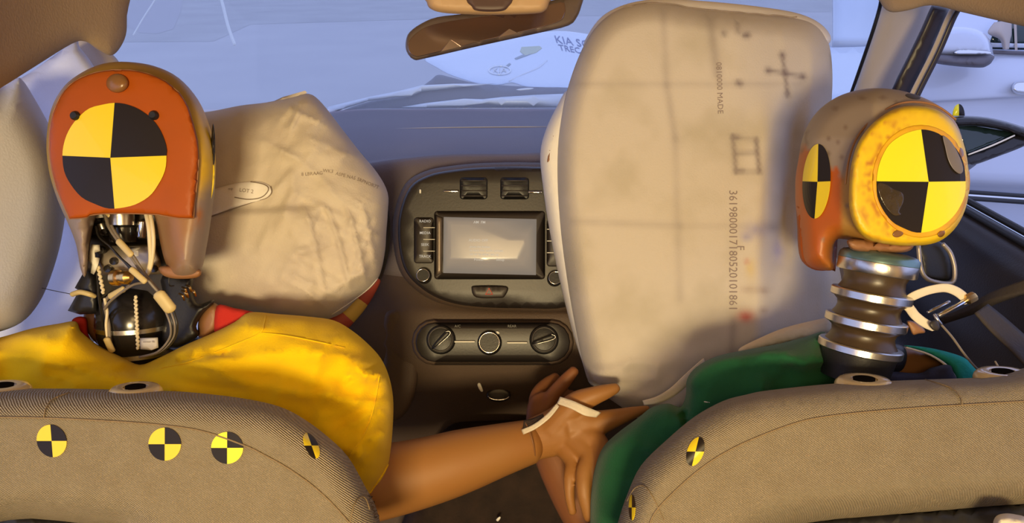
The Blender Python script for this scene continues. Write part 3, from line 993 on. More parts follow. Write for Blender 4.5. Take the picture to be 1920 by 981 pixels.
# ================================================================== AIRBAGS
def bagL_disp(x, y):
    u, v = x * 0.010, y * 0.010
    a = ridge(u * 1.0 + 0.6 * v, v * 1.2, 7, 3) ** 3
    q = (x + y * 0.55) * 0.02; r_ = (y - x * 0.55) * 0.006
    b = ridge(q, r_, 11, 3) ** 5
    b2 = ridge((x * 0.5 - y) * 0.02, (x + y * 0.5) * 0.006, 13, 3) ** 5
    wt = sm(430, 560, x) * 0.8 + 0.12 + 0.4 * sm(260, 190, y)
    st = 0.010 * sm(385, 402, y + 0.06 * (x - 500)) * sm(620, 560, x)
    # long folds hanging down on the right
    f = 0
    for x0, x1, am in ((600, 660, 0.006), (640, 690, 0.006), (672, 712, 0.005), (560, 610, 0.004)):
        xc = x0 + (x1 - x0) * np.clip((y - 380) / 180, 0, 1) ** 0.6
        f = f + am * np.exp(-((x - xc) / 4.5) ** 2) * sm(375, 400, y) * sm(570, 520, y)
    return 0.012 * a * wt + 0.009 * b * wt + 0.009 * b2 * wt + st + f + 0.010 * fbm(u * 0.4, v * 0.4, 2, 2)


def bagL_paint(x, y):
    c = const((0.60, 0.53, 0.44), len(x))
    n_ = fbm(x * 0.02, y * 0.02, 5)
    c = pmix(c, const((0.53, 0.46, 0.39), len(x)), (n_ - 0.45) * 2.5)
    return c


AL = thing('driver_airbag', 'crumpled off-white driver airbag over the steering wheel', 'airbag', 500, 600, 0.98)
AB1 = puff('bag_cushion', [(300, 235), (350, 215), (400, 208), (450, 198), (500, 192), (548, 182), (580, 176), (605, 195), (640, 240), (675, 285), (708, 325), (727, 362), (727, 400), (724, 440), (722, 470), (714, 510), (700, 535), (670, 560), (640, 588), (600, 602), (560, 600), (480, 590), (400, 585), (340, 585), (290, 560), (250, 480), (245, 380), (262, 290)],
           0.93, 0.065, 0.06, 70, M_bag, AL, sp=5, dome=0.025, disp=bagL_disp, paint=bagL_paint)
bs = AB1
# pointed ear on top
puff('bag_ear', [(500, 196), (530, 182), (572, 170), (576, 174), (556, 184), (574, 186), (560, 194), (520, 200)], 0.925, 0.006, 0.006, 6, M_bagp, AL, sp=7, soft=False)
# printed flap
flap_o = [(340, 372), (390, 358), (440, 344), (480, 340), (502, 346), (510, 358), (503, 370), (486, 377), (440, 390), (395, 405), (340, 420)]
FL = puff('bag_flap', flap_o, lambda x, y: bs(x, y) - 0.0015, 0.004, 0.001, 8, M_curt, AL, sp=7, shrink=0)
def on(surf, pts, r, lift=0.0008):
    a = np.array(pts, float)
    a = catmull(a, 6)
    d = surf(a[:, 0], a[:, 1]) - lift
    return [(x, y, dd, r) for (x, y), dd in zip(a, d)]
tube('flap_stitching', on(FL, [(440, 370), (465, 374), (488, 371), (500, 362), (503, 352), (492, 345), (470, 341)], 1.0), M_stitch, FL.obj, n=5, sub=1)
tube('flap_stitching', on(bs, [(392, 408), (440, 391), (480, 377), (500, 371), (509, 361), (507, 350)], 1.2, 0.003), M_stitch, AL, n=5, sub=1)
text_px('flap_print', 'LOT 2', 462, 358, 10, FL, M_ink, FL.obj, rot=8)
text_px('flap_print', 'mp', 432, 354, 7, FL, M_ink, FL.obj, rot=-8)
for (x_, y_, rr_, tx) in ((585, 326, -4, '8 LBRAAG'), (615, 321, 6, 'WK3'), (648, 330, 14, 'ASPE NAS'), (690, 344, 22, 'SRPNOR7T')):
    text_px('bag_print', tx, x_, y_, 9, bs, M_ink, AL, rot=rr_, lift=0.001)
tube('bag_seam', on(bs, [(622, 590), (660, 565), (690, 542), (708, 522)], 1.3), M_bagp, AL, n=5, sub=1)


def bagR_paint(x, y):
    n = len(x)
    c = const((0.60, 0.535, 0.46), n)
    c = pmix(c, const((0.51, 0.45, 0.36), n), (fbm(x * 0.012, y * 0.012, 9) - 0.42) * 3)
    grid = const((0.33, 0.28, 0.26), n)
    ink = const((0.16, 0.12, 0.13), n)
    def line(x0, y0, x1, y1, w_, s_, fade=0.0, col=grid):
        nonlocal c
        p = np.stack([x, y], 1); a = np.array([x0, y0]); b = np.array([x1, y1]); ab = b - a
        t = np.clip(((p - a) @ ab) / (ab @ ab), 0, 1)
        dd = np.sqrt(((p - (a + t[:, None] * ab)) ** 2).sum(1))
        m_ = np.exp(-(dd / w_) ** 2) * min(0.9, s_ * 1.45)
        if fade:
            m_ = m_ * (0.55 + 0.9 * fade * (fbm(x * 0.03, y * 0.03, x0) - 0.5))
        c = pmix(c, col, m_)
    # faint cloth grid showing through
    line(1243, 20, 1250, 160, 7, 0.42, 0.5); line(1250, 160, 1266, 260, 7, 0.5, 0.4); line(1266, 260, 1275, 560, 8, 0.36, 0.5)
    line(1070, 158, 1500, 158, 6, 0.36, 0.6); line(1070, 415, 1275, 424, 7, 0.42, 0.4); line(1275, 424, 1400, 424, 6, 0.25, 0.5)
    line(1330, 28, 1345, 140, 9, 0.40, 0.3, ink)
    line(1375, 600, 1372, 660, 8, 0.25, 0, ink)
    # blurred marks upper right
    for x0, y0, x1, y1, w_, s_ in ((1382, 40, 1384, 60, 5, .3), (1357, 62, 1358, 64, 6, .4), (1397, 66, 1402, 66, 6, .6), (1467, 104, 1477, 178, 4, .45),
                                   (1440, 132, 1506, 144, 4, .4), (1466, 102, 1467, 104, 6, .5), (1440, 132, 1441, 133, 6, .5), (1472, 136, 1473, 137, 6, .5),
                                   (1505, 143, 1506, 144, 6, .5), (1476, 174, 1477, 178, 6, .4), (1384, 155, 1388, 157, 6, .55), (1340, 2, 1341, 30, 4, .2)):
        line(x0, y0, x1, y1, w_, s_, 0, ink)
    # bracket marks
    for x0, y0, x1, y1, w_, s_ in ((1374, 256, 1380, 322, 5, .40), (1374, 256, 1384, 258, 5, .4), (1380, 322, 1392, 320, 5, .35), (1382, 288, 1418, 286, 5, .3),
                                   (1418, 262, 1424, 322, 5, .5), (1384, 258, 1418, 262, 5, .2), (1390, 322, 1424, 322, 5, .25)):
        line(x0, y0, x1, y1, w_, s_, 0, ink)
    # violet smear, red and ochre make-up marks
    vio = const((0.30, 0.28, 0.45), n); redc = const((0.50, 0.10, 0.08), n); och = const((0.62, 0.46, 0.16), n); brn = const((0.30, 0.20, 0.16), n)
    def blot(cx, cy, rx, ry, s_, col, ns=0.5):
        nonlocal c
        q = ((x - cx) / rx) ** 2 + ((y - cy) / ry) ** 2
        m_ = np.exp(-q) * s_ * (1 - ns + ns * 2 * fbm(x * 0.07, y * 0.07, cx))
        c = pmix(c, col, m_)
    blot(1418, 432, 24, 14, .75, vio); blot(1448, 425, 16, 9, .4, ink); blot(1460, 470, 14, 26, .65, vio); blot(1400, 445, 10, 8, .6, vio)
    blot(1408, 505, 10, 18, .6, och); blot(1400, 490, 5, 5, .5, redc); blot(1410, 543, 22, 7, .45, brn); blot(1434, 545, 8, 6, .5, brn)
    blot(1432, 582, 8, 7, .5, brn); blot(1399, 594, 15, 11, .85, redc, 0.2); blot(1560, 108, 4, 14, .6, ink)
    blot(1560, 110, 5, 16, .4, ink)
    blot(1130, 690, 40, 10, .25, ink); blot(1150, 712, 44, 8, .35, ink)
    return c


def bagR_d0(x, y):
    return 0.97 + 0.06 * np.clip((x - 1380) / 180, 0, 1) ** 1.5


def bagR_disp(x, y):
    # upright fold on the right and soft waves
    f1 = -0.036 * np.exp(-((x - (1480 - 0.10 * (y - 250))) / 24.0) ** 2) * sm(150, 260, y) * sm(560, 420, y)
    f2 = 0.018 * np.exp(-((x - (1440 - 0.05 * (y - 250))) / 30.0) ** 2) * sm(150, 260, y)
    f3 = 0.010 * fbm(x * 0.006, y * 0.005, 31, 2)
    f4 = 0.006 * ridge(x * 0.02, y * 0.008, 41, 2) ** 3 * sm(1440, 1500, x)
    f5 = 0.010 * ridge(x * 0.01 + 3, y * 0.02, 43, 2) ** 4 * sm(620, 700, y)
    return f1 + f2 + f3 + f4 + f5


AR = thing('passenger_airbag', 'tall inflated off-white passenger airbag with serial number and smudges', 'airbag', 1300, 800, 1.05)
AB2 = puff('bag_cushion', [(1108, 720), (1096, 690), (1078, 610), (1062, 520), (1050, 430), (1044, 340), (1046, 260), (1058, 190), (1078, 125), (1100, 76), (1130, 38), (1170, 14), (1225, 4), (1300, 14), (1400, 24), (1490, 34), (1530, 48), (1552, 76), (1560, 120), (1560, 180), (1552, 260), (1548, 350), (1560, 440), (1580, 540), (1580, 640), (1500, 700), (1400, 760), (1320, 800), (1230, 800), (1160, 760)],
            bagR_d0, 0.075, 0.07, 44, M_bag, AR, sp=6, dome=0.022, disp=bagR_disp, paint=bagR_paint)
bR = AB2
puff('bag_top_panel', [(1095, 90), (1108, 56), (1135, 26), (1180, 6), (1240, -2), (1320, 2), (1420, 12), (1500, 26), (1545, 50), (1556, 80), (1500, 90), (1300, 70), (1150, 70)], 1.03, 0.04, 0.07, 26, M_curt, AR, sp=14)
puff('bag_side_panel', [(1062, 170), (1044, 200), (1024, 242), (1013, 288), (1018, 350), (1030, 430), (1048, 520), (1070, 610), (1092, 680), (1108, 722), (1140, 715), (1130, 600), (1100, 400), (1085, 250), (1075, 185)], 1.0, 0.05, 0.07, 24, M_curt, AR, sp=12)
slit = puff('bag_vent', [(1047, 240), (1042, 243), (1034, 262), (1026, 300), (1029, 303), (1038, 292), (1044, 268), (1048, 250)], 0.955, 0.003, 0.004, 3, M_brown, AR, sp=6)
tube('bag_seam', [(x_, y_, 0.955, 1.3) for x_, y_ in ((1047, 430), (1042, 340), (1050, 250), (1062, 180), (1085, 110), (1112, 62))], M_stitch, AR, n=5)
rg = []
for i_, x_ in enumerate(range(1170, 1500, 9)):
    yb = np.interp(x_, [1170, 1225, 1262, 1300, 1400, 1500], [14, 5, 8, 15, 25, 33])
    rg.append((x_, yb + 2.5 * float(vnoise(i_ * 0.8, 1.0, 3)) - 1, 0.945, 1.2))
tube('bag_seam', rg, M_ink, AR, n=5, sub=2)
M_dot = mat('serial ink', (0.27, 0.21, 0.20), 0.9)
text_px('serial_number', '3619800017180520101861', 1374, 470, 22, bR, M_dot, AR, rot=90, lift=0.001, stretch=0.94)
text_px('serial_number', '0810000 MADE', 1349, 165, 15, bR, M_dot, AR, rot=88, lift=0.001, stretch=1.0)
text_px('bag_print', 'F', 1388, 465, 20, bR, M_dot, AR, rot=90, lift=0.001)
# far pale lower fold of the bag next to the neck, and loose white strap
s = puff('bag_fold', [(1385, 655), (1420, 636), (1470, 615), (1530, 600), (1556, 597), (1560, 612), (1545, 628), (1470, 648), (1400, 664)], 0.80, 0.012, 0.02, 12, mat('ivory cloth', (0.66, 0.56, 0.40), 0.8, bump=0.2, bscale=300), AR, sp=9)
o = sheet('white_strap', [[(1205, 752, 0.80), (1232, 744, 0.80), (1258, 728, 0.81), (1286, 702, 0.82), (1320, 672, 0.83)], [(1208, 760, 0.80), (1236, 756, 0.80), (1266, 742, 0.81), (1294, 718, 0.82), (1324, 690, 0.83)]], M_tape, None, 5, 3, 0.002)
tag(o, 'white cloth strap end poking out beside the green sleeve', 'strap')

# side curtain airbag on the far left
def cur_d(x, y): return 0.86 - 0.0006 * (120 - x)
CA = thing('curtain_airbag', 'plain white inflated curtain airbag along the left side window', 'airbag', 30, 600, 0.9)
M_curt2 = mat('blue-lit curtain nylon', (0.70, 0.74, 0.92), 0.85, bump=0.15, bscale=420, spec=0.2)  # cool window daylight is tinted into the white nylon's colour
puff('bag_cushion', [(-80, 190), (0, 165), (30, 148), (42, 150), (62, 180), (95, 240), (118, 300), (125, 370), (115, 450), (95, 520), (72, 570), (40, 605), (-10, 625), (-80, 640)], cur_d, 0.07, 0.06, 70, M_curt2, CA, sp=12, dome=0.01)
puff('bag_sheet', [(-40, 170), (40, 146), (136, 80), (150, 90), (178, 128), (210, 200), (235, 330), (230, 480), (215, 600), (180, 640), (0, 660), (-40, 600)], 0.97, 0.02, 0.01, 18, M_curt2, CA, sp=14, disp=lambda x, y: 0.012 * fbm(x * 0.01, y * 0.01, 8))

# ================================================================== MIRROR AND OVERHEAD CONSOLE
RM = thing('rear_view_mirror', 'brown framed rear view mirror tilted below the overhead console', 'mirror', 920, 60, 0.95)
mo_ = [(762, 96), (761, 76), (768, 60), (790, 44), (820, 32), (870, 26), (960, 14), (1060, -4), (1094, -12), (1090, 12), (1082, 32), (1066, 48), (1010, 62), (900, 86), (800, 109), (776, 112)]
MH = puff('mirror_housing', mo_, lambda x, y: 0.95 + 0.0001 * (x - 920), 0.012, 0.035, 8, mat('brown mirror shell', (0.13, 0.095, 0.08), 0.4), RM, sp=14, smooth_n=3)
mg = [(766, 96), (766, 80), (776, 66), (800, 50), (840, 40), (920, 28), (1000, 16), (1052, 4), (1060, 14), (1058, 30), (1046, 42), (1000, 55), (900, 78), (800, 103), (778, 106)]
MG = puff('mirror_glass', mg, lambda x, y: 0.938 + 0.0001 * (x - 920), 0.002, 0.002, 2, M_mirror, RM, sp=20, smooth_n=3, shrink=0)
MG.obj.data.polygons.foreach_set('use_smooth', [False] * len(MG.obj.data.polygons))
OC = thing('overhead_console', 'beige overhead console with a dark brown notch at the top edge', 'console', 918, 0, 0.88)
puff('console_cover', [(795, -40), (800, 4), (810, 18), (840, 25), (920, 28), (1000, 26), (1022, 20), (1030, 4), (1040, -40)], 0.88, 0.02, 0.04, 16, mat('orange beige plastic', (0.55, 0.36, 0.19), 0.55), OC, sp=12)
puff('console_notch', [(868, -40), (874, 0), (884, 12), (892, 20), (920, 22), (944, 20), (954, 12), (962, 0), (972, -40)], 0.862, 0.008, 0.01, 6, mat('brown notch plastic', (0.09, 0.05, 0.04), 0.5), OC, sp=10)

# ================================================================== FRONT SEATS
M_hole = mat('socket hole', (0.01, 0.008, 0.006), 1.0, spec=0.0)


def ray_axis(px, py, t):
    ray = P(px, py, 1.0) - C0
    ray = ray / np.linalg.norm(ray)
    side = np.cross(ray, UP); side /= np.linalg.norm(side)
    up = np.cross(side, ray)
    v = up * math.cos(t) - ray * math.sin(t)
    return v / np.linalg.norm(v)


def make_seat(name, label, outline, seam, extra_seams, guides, stickers, R=62):
    T = thing(name, label, 'car seat', np.mean([q[0] for q in outline]), 1100, 0.60)
    S = puff('seat_back', outline, 0.625, 0.065, 0.05, R, M_seat, T, sp=11)
    if seam:
        tube('seam', on(S, seam, 1.7), M_seam, T, n=6, sub=1)
    for e in extra_seams:
        tube('seam', on(S, e, 1.3), M_seam, T, n=6, sub=1)
    for gx, gy_, sc in guides:
        d = 0.615
        m = sc * d / F
        G = lathe('headrest_guide', P(gx, gy_ + 8, d), ray_axis(gx, gy_, 0.27),
                  [(m * 1.02, -0.004), (m * 1.02, 0.001), (m * 0.97, 0.004), (m * 0.84, 0.0068), (m * 0.62, 0.0075), (m * 0.46, 0.0070), (m * 0.44, 0.0055)], M_guide, T, 36)
        lathe('guide_hole', P(gx, gy_ + 8, d), ray_axis(gx, gy_, 0.27), [(m * 0.36, 0.004), (m * 0.38, 0.0077), (m * 0.36, 0.0078)], M_hole, G, 24)
    for st in stickers:
        decal('quadrant_sticker', st[0], st[1], st[2], st[3], S, st[5] if len(st) > 5 else STK, T, rot=0, skew=st[4], lift=0.0008)
    return T, S


LS, LSs = make_seat('front_seat', 'beige cloth front seat back on the left with four quadrant stickers',
                    [(-90, 729), (0, 729), (130, 729), (230, 731), (330, 734), (400, 740), (466, 749), (522, 762), (562, 781), (607, 813), (652, 856), (686, 915), (700, 940), (707, 958), (713, 985), (718, 1050), (700, 1080), (300, 1080), (240, 1000), (180, 986), (60, 974), (-90, 966)],
                    [(-40, 782), (80, 784), (190, 789), (300, 797), (380, 809), (457, 835), (500, 856), (539, 878), (582, 908), (620, 942), (659, 985)],
                    [[(82, 783), (86, 765), (100, 748), (130, 736)], [(655, 985), (664, 948), (676, 932), (686, 936), (693, 955)]],
                    [(5, 728, 46), (254, 731, 46)],
                    [(97, 827, 28, 30.5, 0.08), (309, 833, 30.5, 31, 0.0), (426, 840, 30, 30, 0.0, STKG), (584, 836, 13, 24, 0.35)])
RS, RSs = make_seat('front_seat', 'beige cloth front seat back on the right, a white rag below it',
                    [(1150, 1060), (1152, 1010), (1160, 975), (1177, 925), (1202, 873), (1249, 826), (1303, 781), (1356, 752), (1400, 740), (1442, 732), (1570, 719), (1732, 712), (1840, 708), (2010, 698), (2010, 944), (1920, 946), (1800, 955), (1650, 968), (1540, 978), (1450, 1000), (1300, 1070)],
                    [(1218, 982), (1237, 950), (1305, 886), (1378, 839), (1484, 796), (1560, 780), (1680, 768), (1800, 760), (1900, 754), (1980, 750)],
                    [[(1804, 759), (1800, 744), (1780, 726), (1735, 712)], [(1176, 940), (1190, 916), (1208, 912), (1225, 935), (1244, 975)]],
                    [(1620, 716, 50), (1880, 702, 46)],
                    [(1304, 847, 16, 27, -0.25), (1185, 952, 6, 24, 0.0)])
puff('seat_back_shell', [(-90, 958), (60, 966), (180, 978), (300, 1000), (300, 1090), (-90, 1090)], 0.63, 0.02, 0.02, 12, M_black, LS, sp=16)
text_px('side_label', 'AIRBAG', 700, 950, 13, LSs, M_black, LS, rot=72, lift=0.001)
# dark plate below the seats' lower edge and rag
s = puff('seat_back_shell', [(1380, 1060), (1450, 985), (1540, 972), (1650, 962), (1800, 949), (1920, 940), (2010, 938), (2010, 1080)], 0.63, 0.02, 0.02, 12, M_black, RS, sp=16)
RG = puff('white_rag', [(1862, 985), (1868, 968), (1885, 963), (1905, 965), (1925, 972), (1940, 1000), (1920, 1030), (1870, 1020)], 0.56, 0.02, 0.02, 16, M_tape, None, sp=7, disp=lambda x, y: 0.01 * fbm(x * 0.05, y * 0.05, 2))
tag(RG.obj, 'crumpled white rag below the right seat at the frame corner', 'rag')

# ================================================================== LEFT DUMMY (yellow shirt)
LD = thing('crash_test_dummy', 'crash test dummy in a yellow shirt seated left, its neck wires exposed', 'crash test dummy', 300, 980, 0.78)


def hl_paint(x, y):
    n = len(x)
    och = const((0.40, 0.22, 0.02), n); grey = const((0.27, 0.20, 0.165), n); tan = const((0.28, 0.13, 0.04), n); org = const((0.40, 0.13, 0.02), n)
    c = och
    nz = fbm(x * 0.03, y * 0.015, 17)
    c = pmix(c, const((0.76, 0.47, 0.01), n), sm(345, 392, x) * sm(160, 210, y))
    c = pmix(c, grey, sm(330, 380, y + 60 * (nz - 0.5)))
    c = pmix(c, tan, sm(358 + 0.0, 330, x + 0.25 * (y - 450) + 60 * (nz - 0.5)) * sm(380, 405, y) * sm(200, 240, x))
    c = pmix(c, org, np.exp(-(((x - 376) / 5) ** 2 + ((y - 410) / 17) ** 2)) * 1.2)
    return c


HL = puff('head_shell', [(240, 116), (290, 124), (335, 146), (372, 188), (394, 240), (404, 290), (403, 350), (396, 410), (388, 460), (378, 505), (360, 521), (325, 520), (310, 492), (300, 455), (292, 415), (280, 398), (235, 393), (190, 397), (176, 420), (168, 460), (164, 505), (158, 520), (150, 500), (143, 460), (130, 425), (108, 375), (92, 322), (87, 265), (96, 205), (120, 162), (155, 135), (195, 119)],
          0.715, 0.06, 0.10, 46, M_paint, LD, sp=8, paint=hl_paint, k=2.2)
CAPd = 0.652
CPL = puff('skull_cap', [(212, 131), (262, 134), (310, 152), (345, 186), (362, 232), (372, 280), (370, 340), (362, 404), (364, 409), (335, 409), (305, 404), (290, 402), (230, 400), (175, 402), (162, 408), (133, 410), (129, 406), (107, 356), (94, 300), (93, 245), (105, 196), (130, 160), (165, 140)],
           CAPd, 0.005, 0.03, 4, M_orange, LD, sp=11, dome=0.004, smooth_n=3)
cs = CPL
decal('quadrant_sticker', 215, 292, 100, 101, cs, STK, CPL.obj, qx=207, qy=296, torn=0.035, seed=2, lift=0.0012)
tube('cap_groove', [(a_, b_, 0.6515, 1.4) for a_, b_ in CPL.poly[::2]], M_brown, CPL.obj, n=6, sub=1, closed=True)
M_brn2 = mat('brown plug', (0.22, 0.10, 0.03), 0.3)
puff('rubber_plug', ell(220, 156, 21, 18), lambda x, y: cs(x, y) - 0.001, 0.007, 0.002, 18, M_brn2, CPL.obj, sp=7, soft=False, shrink=0)
for sx, sy in ((143, 218), (290, 217)):
    lathe('cap_screw', P(sx, sy, float(cs(np.array([sx]), np.array([sy]))[0])), cdir(0, 0, 1), [(0.0044, -0.004), (0.0044, 0.003), (0.003, 0.005), (0.0012, 0.005)], M_black, CPL.obj, 18)
# sticker on the side of the head
for pts, mm in (([(399, 232), (403, 250), (403, 300), (398, 312), (394, 300), (396, 260)], M_bst), ([(399, 308), (403, 314), (402, 345), (396, 374), (388, 374), (386, 350), (391, 340), (388, 322)], M_yst)):
    slab('side_sticker', pts, 0.688, 0.004, mm, HL.obj, R=2)
puff('cavity_shade', [(170, 395), (310, 392), (318, 450), (330, 530), (330, 580), (160, 590), (158, 500)], 0.80, 0.02, 0.03, 16, M_dark, LD, sp=14)  # dark solid standing in for the shade inside the hollow head
puff('jaw_lip', [(300, 500), (340, 500), (372, 504), (378, 512), (368, 521), (330, 523), (305, 516)], 0.69, 0.008, 0.03, 7, M_brown, HL.obj, sp=8)

# neck mechanism
NK = puff('neck_bracket', [(166, 384), (320, 380), (321, 404), (296, 412), (296, 440), (172, 440), (168, 410)], 0.735, 0.015, 0.03, 5, M_dark, LD, sp=12, soft=False)
for pts in ([(170, 392), (190, 392), (194, 408), (178, 410)], [(294, 386), (310, 384), (315, 396), (300, 408), (290, 408)]):
    slab('white_label', pts, 0.706, 0.003, M_white, NK.obj, R=1, soft=False)
for bx, by in ((182, 396), (183, 413), (200, 436), (290, 393)):
    lathe('bolt', P(bx, by, 0.712), cdir(0, 0, 1), [(0.0036, 0), (0.0036, 0.006), (0.0015, 0.0065)], M_blackg, NK.obj, 12)
mm_ = 0.70 / F
lathe('load_cell', P(228, 422, 0.70), cdir(0, 1, 0.05), [(22 * mm_, 0), (22 * mm_, 30 * mm_), (18 * mm_, 31 * mm_)], M_steel, LD, 32)
lathe('motor_body', P(232, 454, 0.715), cdir(0, 1, 0.05), [(22 * mm_, 0), (24 * mm_, 4 * mm_), (24 * mm_, 28 * mm_), (20 * mm_, 32 * mm_)], M_blackg, LD, 32)
lathe('silver_sensor', P(266, 420, 0.71), cdir(0.1, 1, 0.05), [(7 * mm_, -26 * mm_), (8 * mm_, -24 * mm_), (8 * mm_, 4 * mm_), (6 * mm_, 6 * mm_)], M_chrome, LD, 20)
lathe('silver_sensor', P(192, 426, 0.71), cdir(-0.3, 1, 0.05), [(6 * mm_, -14 * mm_), (7 * mm_, -12 * mm_), (7 * mm_, 6 * mm_), (5 * mm_, 8 * mm_)], M_steel, LD, 20)
BL = puff('metal_block', [(186, 461), (290, 458), (300, 486), (306, 514), (250, 516), (190, 516), (184, 490)], 0.735, 0.02, 0.03, 4, M_alum, LD, sp=12, soft=False)
for bx, by in ((217, 490), (206, 504), (290, 504), (193, 470)):
    lathe('bolt', P(bx, by, 0.716), cdir(0, 0, 1), [(0.0040, 0), (0.0040, 0.005), (0.0018, 0.0055)], M_blackg, BL.obj, 14)
slab('white_label', [(236, 466), (263, 463), (266, 484), (240, 486)], 0.716, 0.002, M_white, BL.obj, R=1, soft=False)
lathe('brass_sensor', P(212, 521, 0.70), cdir(1, 0.02, 0.2), [(11 * mm_, 0), (15 * mm_, 2 * mm_), (15 * mm_, 12 * mm_), (11 * mm_, 14 * mm_), (11 * mm_, 22 * mm_), (13 * mm_, 24 * mm_), (13 * mm_, 32 * mm_), (6 * mm_, 40 * mm_)], M_brass, LD, 24)
puff('white_bracket', [(172, 458), (187, 459), (188, 471), (178, 474), (179, 482), (187, 484), (184, 500), (176, 515), (170, 512), (172, 496), (165, 488), (168, 470)], 0.705, 0.004, 0.006, 2, M_white, LD, sp=8, soft=False)
# rubber neck barrel with bands
bm = 0.79 / F
BR = lathe('neck_barrel', P(260, 672, 0.80), cdir(0, 1, 0.12),
           [(40 * bm, -20 * bm), (52 * bm, 0), (60 * bm, 20 * bm), (66 * bm, 45 * bm), (68 * bm, 72 * bm), (66 * bm, 92 * bm), (56 * bm, 116 * bm), (38 * bm, 132 * bm), (10 * bm, 138 * bm)], M_blackg, LD, 40)
for hh, rr in ((64, 69), (14, 60)):
    lathe('barrel_band', P(260, 672, 0.80), cdir(0, 1, 0.12), [(rr * bm - 0.001, (hh - 4.5) * bm), (rr * bm, (hh - 4) * bm), (rr * bm, (hh + 4) * bm), (rr * bm - 0.001, (hh + 4.5) * bm)], M_steel, BR, 40)
# braided cord down the barrel
cord = []
for i_ in range(44):
    t = i_ / 43.0
    cord.append((254 + 5 * t + 1.6 * math.sin(i_ * 1.9), 556 + 98 * t, 0.752 + 0.0 * t - 0.004 * math.sin(t * math.pi), 2.6 + 0.7 * math.cos(i_ * 1.9)))
tube('braided_cord', cord, M_wirew, LD, n=8, sub=2)
slab('white_label', [(262, 634), (296, 633), (297, 652), (284, 657), (263, 655)], 0.750, 0.001, M_white, LD, R=1, soft=False)
text_px('label_text', 'sensor 96', 279, 641, 5.5, 0.7482, M_ink, LD)
# shoulder fittings
puff('left_rubber_block', [(127, 583), (148, 545), (140, 540), (160, 505), (180, 515), (184, 560), (190, 588), (150, 590)], 0.775, 0.02, 0.04, 8, M_black, LD, sp=9, soft=False)
puff('right_rubber_block', [(300, 516), (340, 515), (362, 522), (360, 545), (372, 570), (400, 562), (398, 572), (380, 590), (368, 612), (372, 630), (330, 655), (300, 640), (310, 580)], 0.79, 0.02, 0.05, 10, M_black, LD, sp=9)
tube('side_strap', [(136, 552, 0.757, 5), (150, 548, 0.75, 5), (168, 552, 0.75, 5), (178, 556, 0.755, 4)], M_shr, LD, n=8)
rn = random.Random(3)
for i_ in range(6):
    x_, y_ = 336 + rn.random() * 22, 534 + rn.random() * 20
    tube('brass_wire', [(x_, y_, 0.76, 2), (x_ + 6, y_ + 4, 0.752, 2.4), (x_ + 9, y_ + 12, 0.757, 2)], M_brass, LD, n=6)
# shoulder flesh and red undershirt
puff('neck_collar', [(375, 640), (372, 600), (385, 575), (400, 568), (412, 576), (414, 600), (405, 625)], 0.80, 0.02, 0.05, 16, M_brown, LD, sp=9)
puff('neck_collar', [(158, 588), (195, 580), (205, 600), (215, 640), (235, 665), (200, 660), (165, 625)], 0.80, 0.015, 0.05, 14, M_brown, LD, sp=9)
puff('undershirt', [(406, 574), (440, 578), (470, 584), (520, 600), (440, 640), (404, 630)], 0.785, 0.01, 0.04, 10, M_red, LD, sp=11)
puff('undershirt', [(134, 604), (146, 594), (162, 598), (165, 625), (175, 650), (145, 630)], 0.785, 0.008, 0.04, 8, M_red, LD, sp=9)
# cables
def cable(pts, r, mm, name='cable'):
    return tube(name, [(a, b, c, r) for a, b, c in pts], mm, LD, n=8, sub=5)
cable([(196, 398, .70), (204, 425, .69), (220, 450, .685), (244, 480, .68), (262, 505, .68), (290, 540, .685), (306, 555, .69)], 3.0, M_wire)
cable([(202, 398, .70), (210, 425, .69), (226, 450, .685), (250, 480, .68), (268, 508, .68), (295, 542, .69), (310, 556, .695)], 2.6, M_wire)
cable([(270, 385, .70), (278, 420, .69), (281, 455, .69), (282, 490, .69), (276, 515, .69)], 4.0, M_wirew)
cable([(279, 388, .70), (286, 425, .69), (288, 460, .69), (284, 495, .69), (278, 512, .69)], 3.6, M_wirew)
cable([(182, 436, .70), (200, 455, .69), (224, 482, .68), (244, 500, .675), (262, 520, .67), (268, 530, .68)], 2.2, M_wireb)
cable([(180, 425, .70), (186, 445, .69), (206, 462, .685), (232, 490, .68), (250, 512, .675)], 1.8, M_wireb)
cable([(244, 536, .72), (225, 545, .73), (205, 556, .74), (196, 570, .745), (200, 590, .75), (204, 610, .75), (206, 640, .75), (212, 655, .76)], 3.4, M_wire)
cable([(270, 530, .70), (250, 534, .71), (225, 550, .72), (206, 566, .73), (196, 580, .74)], 2.6, M_wire)
cable([(196, 560, .74), (201, 585, .745), (199, 610, .748), (203, 640, .75), (210, 656, .76)], 2.6, M_wirew)
for k_ in range(4):
    cable([(310 + k_ * 5, 582, .70), (320 + k_ * 4, 610, .70), (318 + k_ * 3, 635, .71), (296 + k_ * 2, 660, .72), (262, 670, .735)], 2.4, M_wireb if k_ % 2 else M_wire)
cable([(182, 505, .71), (184, 530, .72), (186, 560, .73), (192, 600, .75), (192, 625, .76)], 2.4, M_wireb)
brd = [(184 + 10 * t + 1.5 * math.sin(i_ * 1.8), 500 + 50 * t, 0.705 + 0.02 * t, 2.8) for i_, t in enumerate(np.linspace(0, 1, 22))]
tube('braided_cord', brd, M_wirew, LD, n=8, sub=2)
cable([(335, 515, .72), (318, 520, .715), (318, 535, .715), (326, 536, .72)], 1.2, M_wireb)
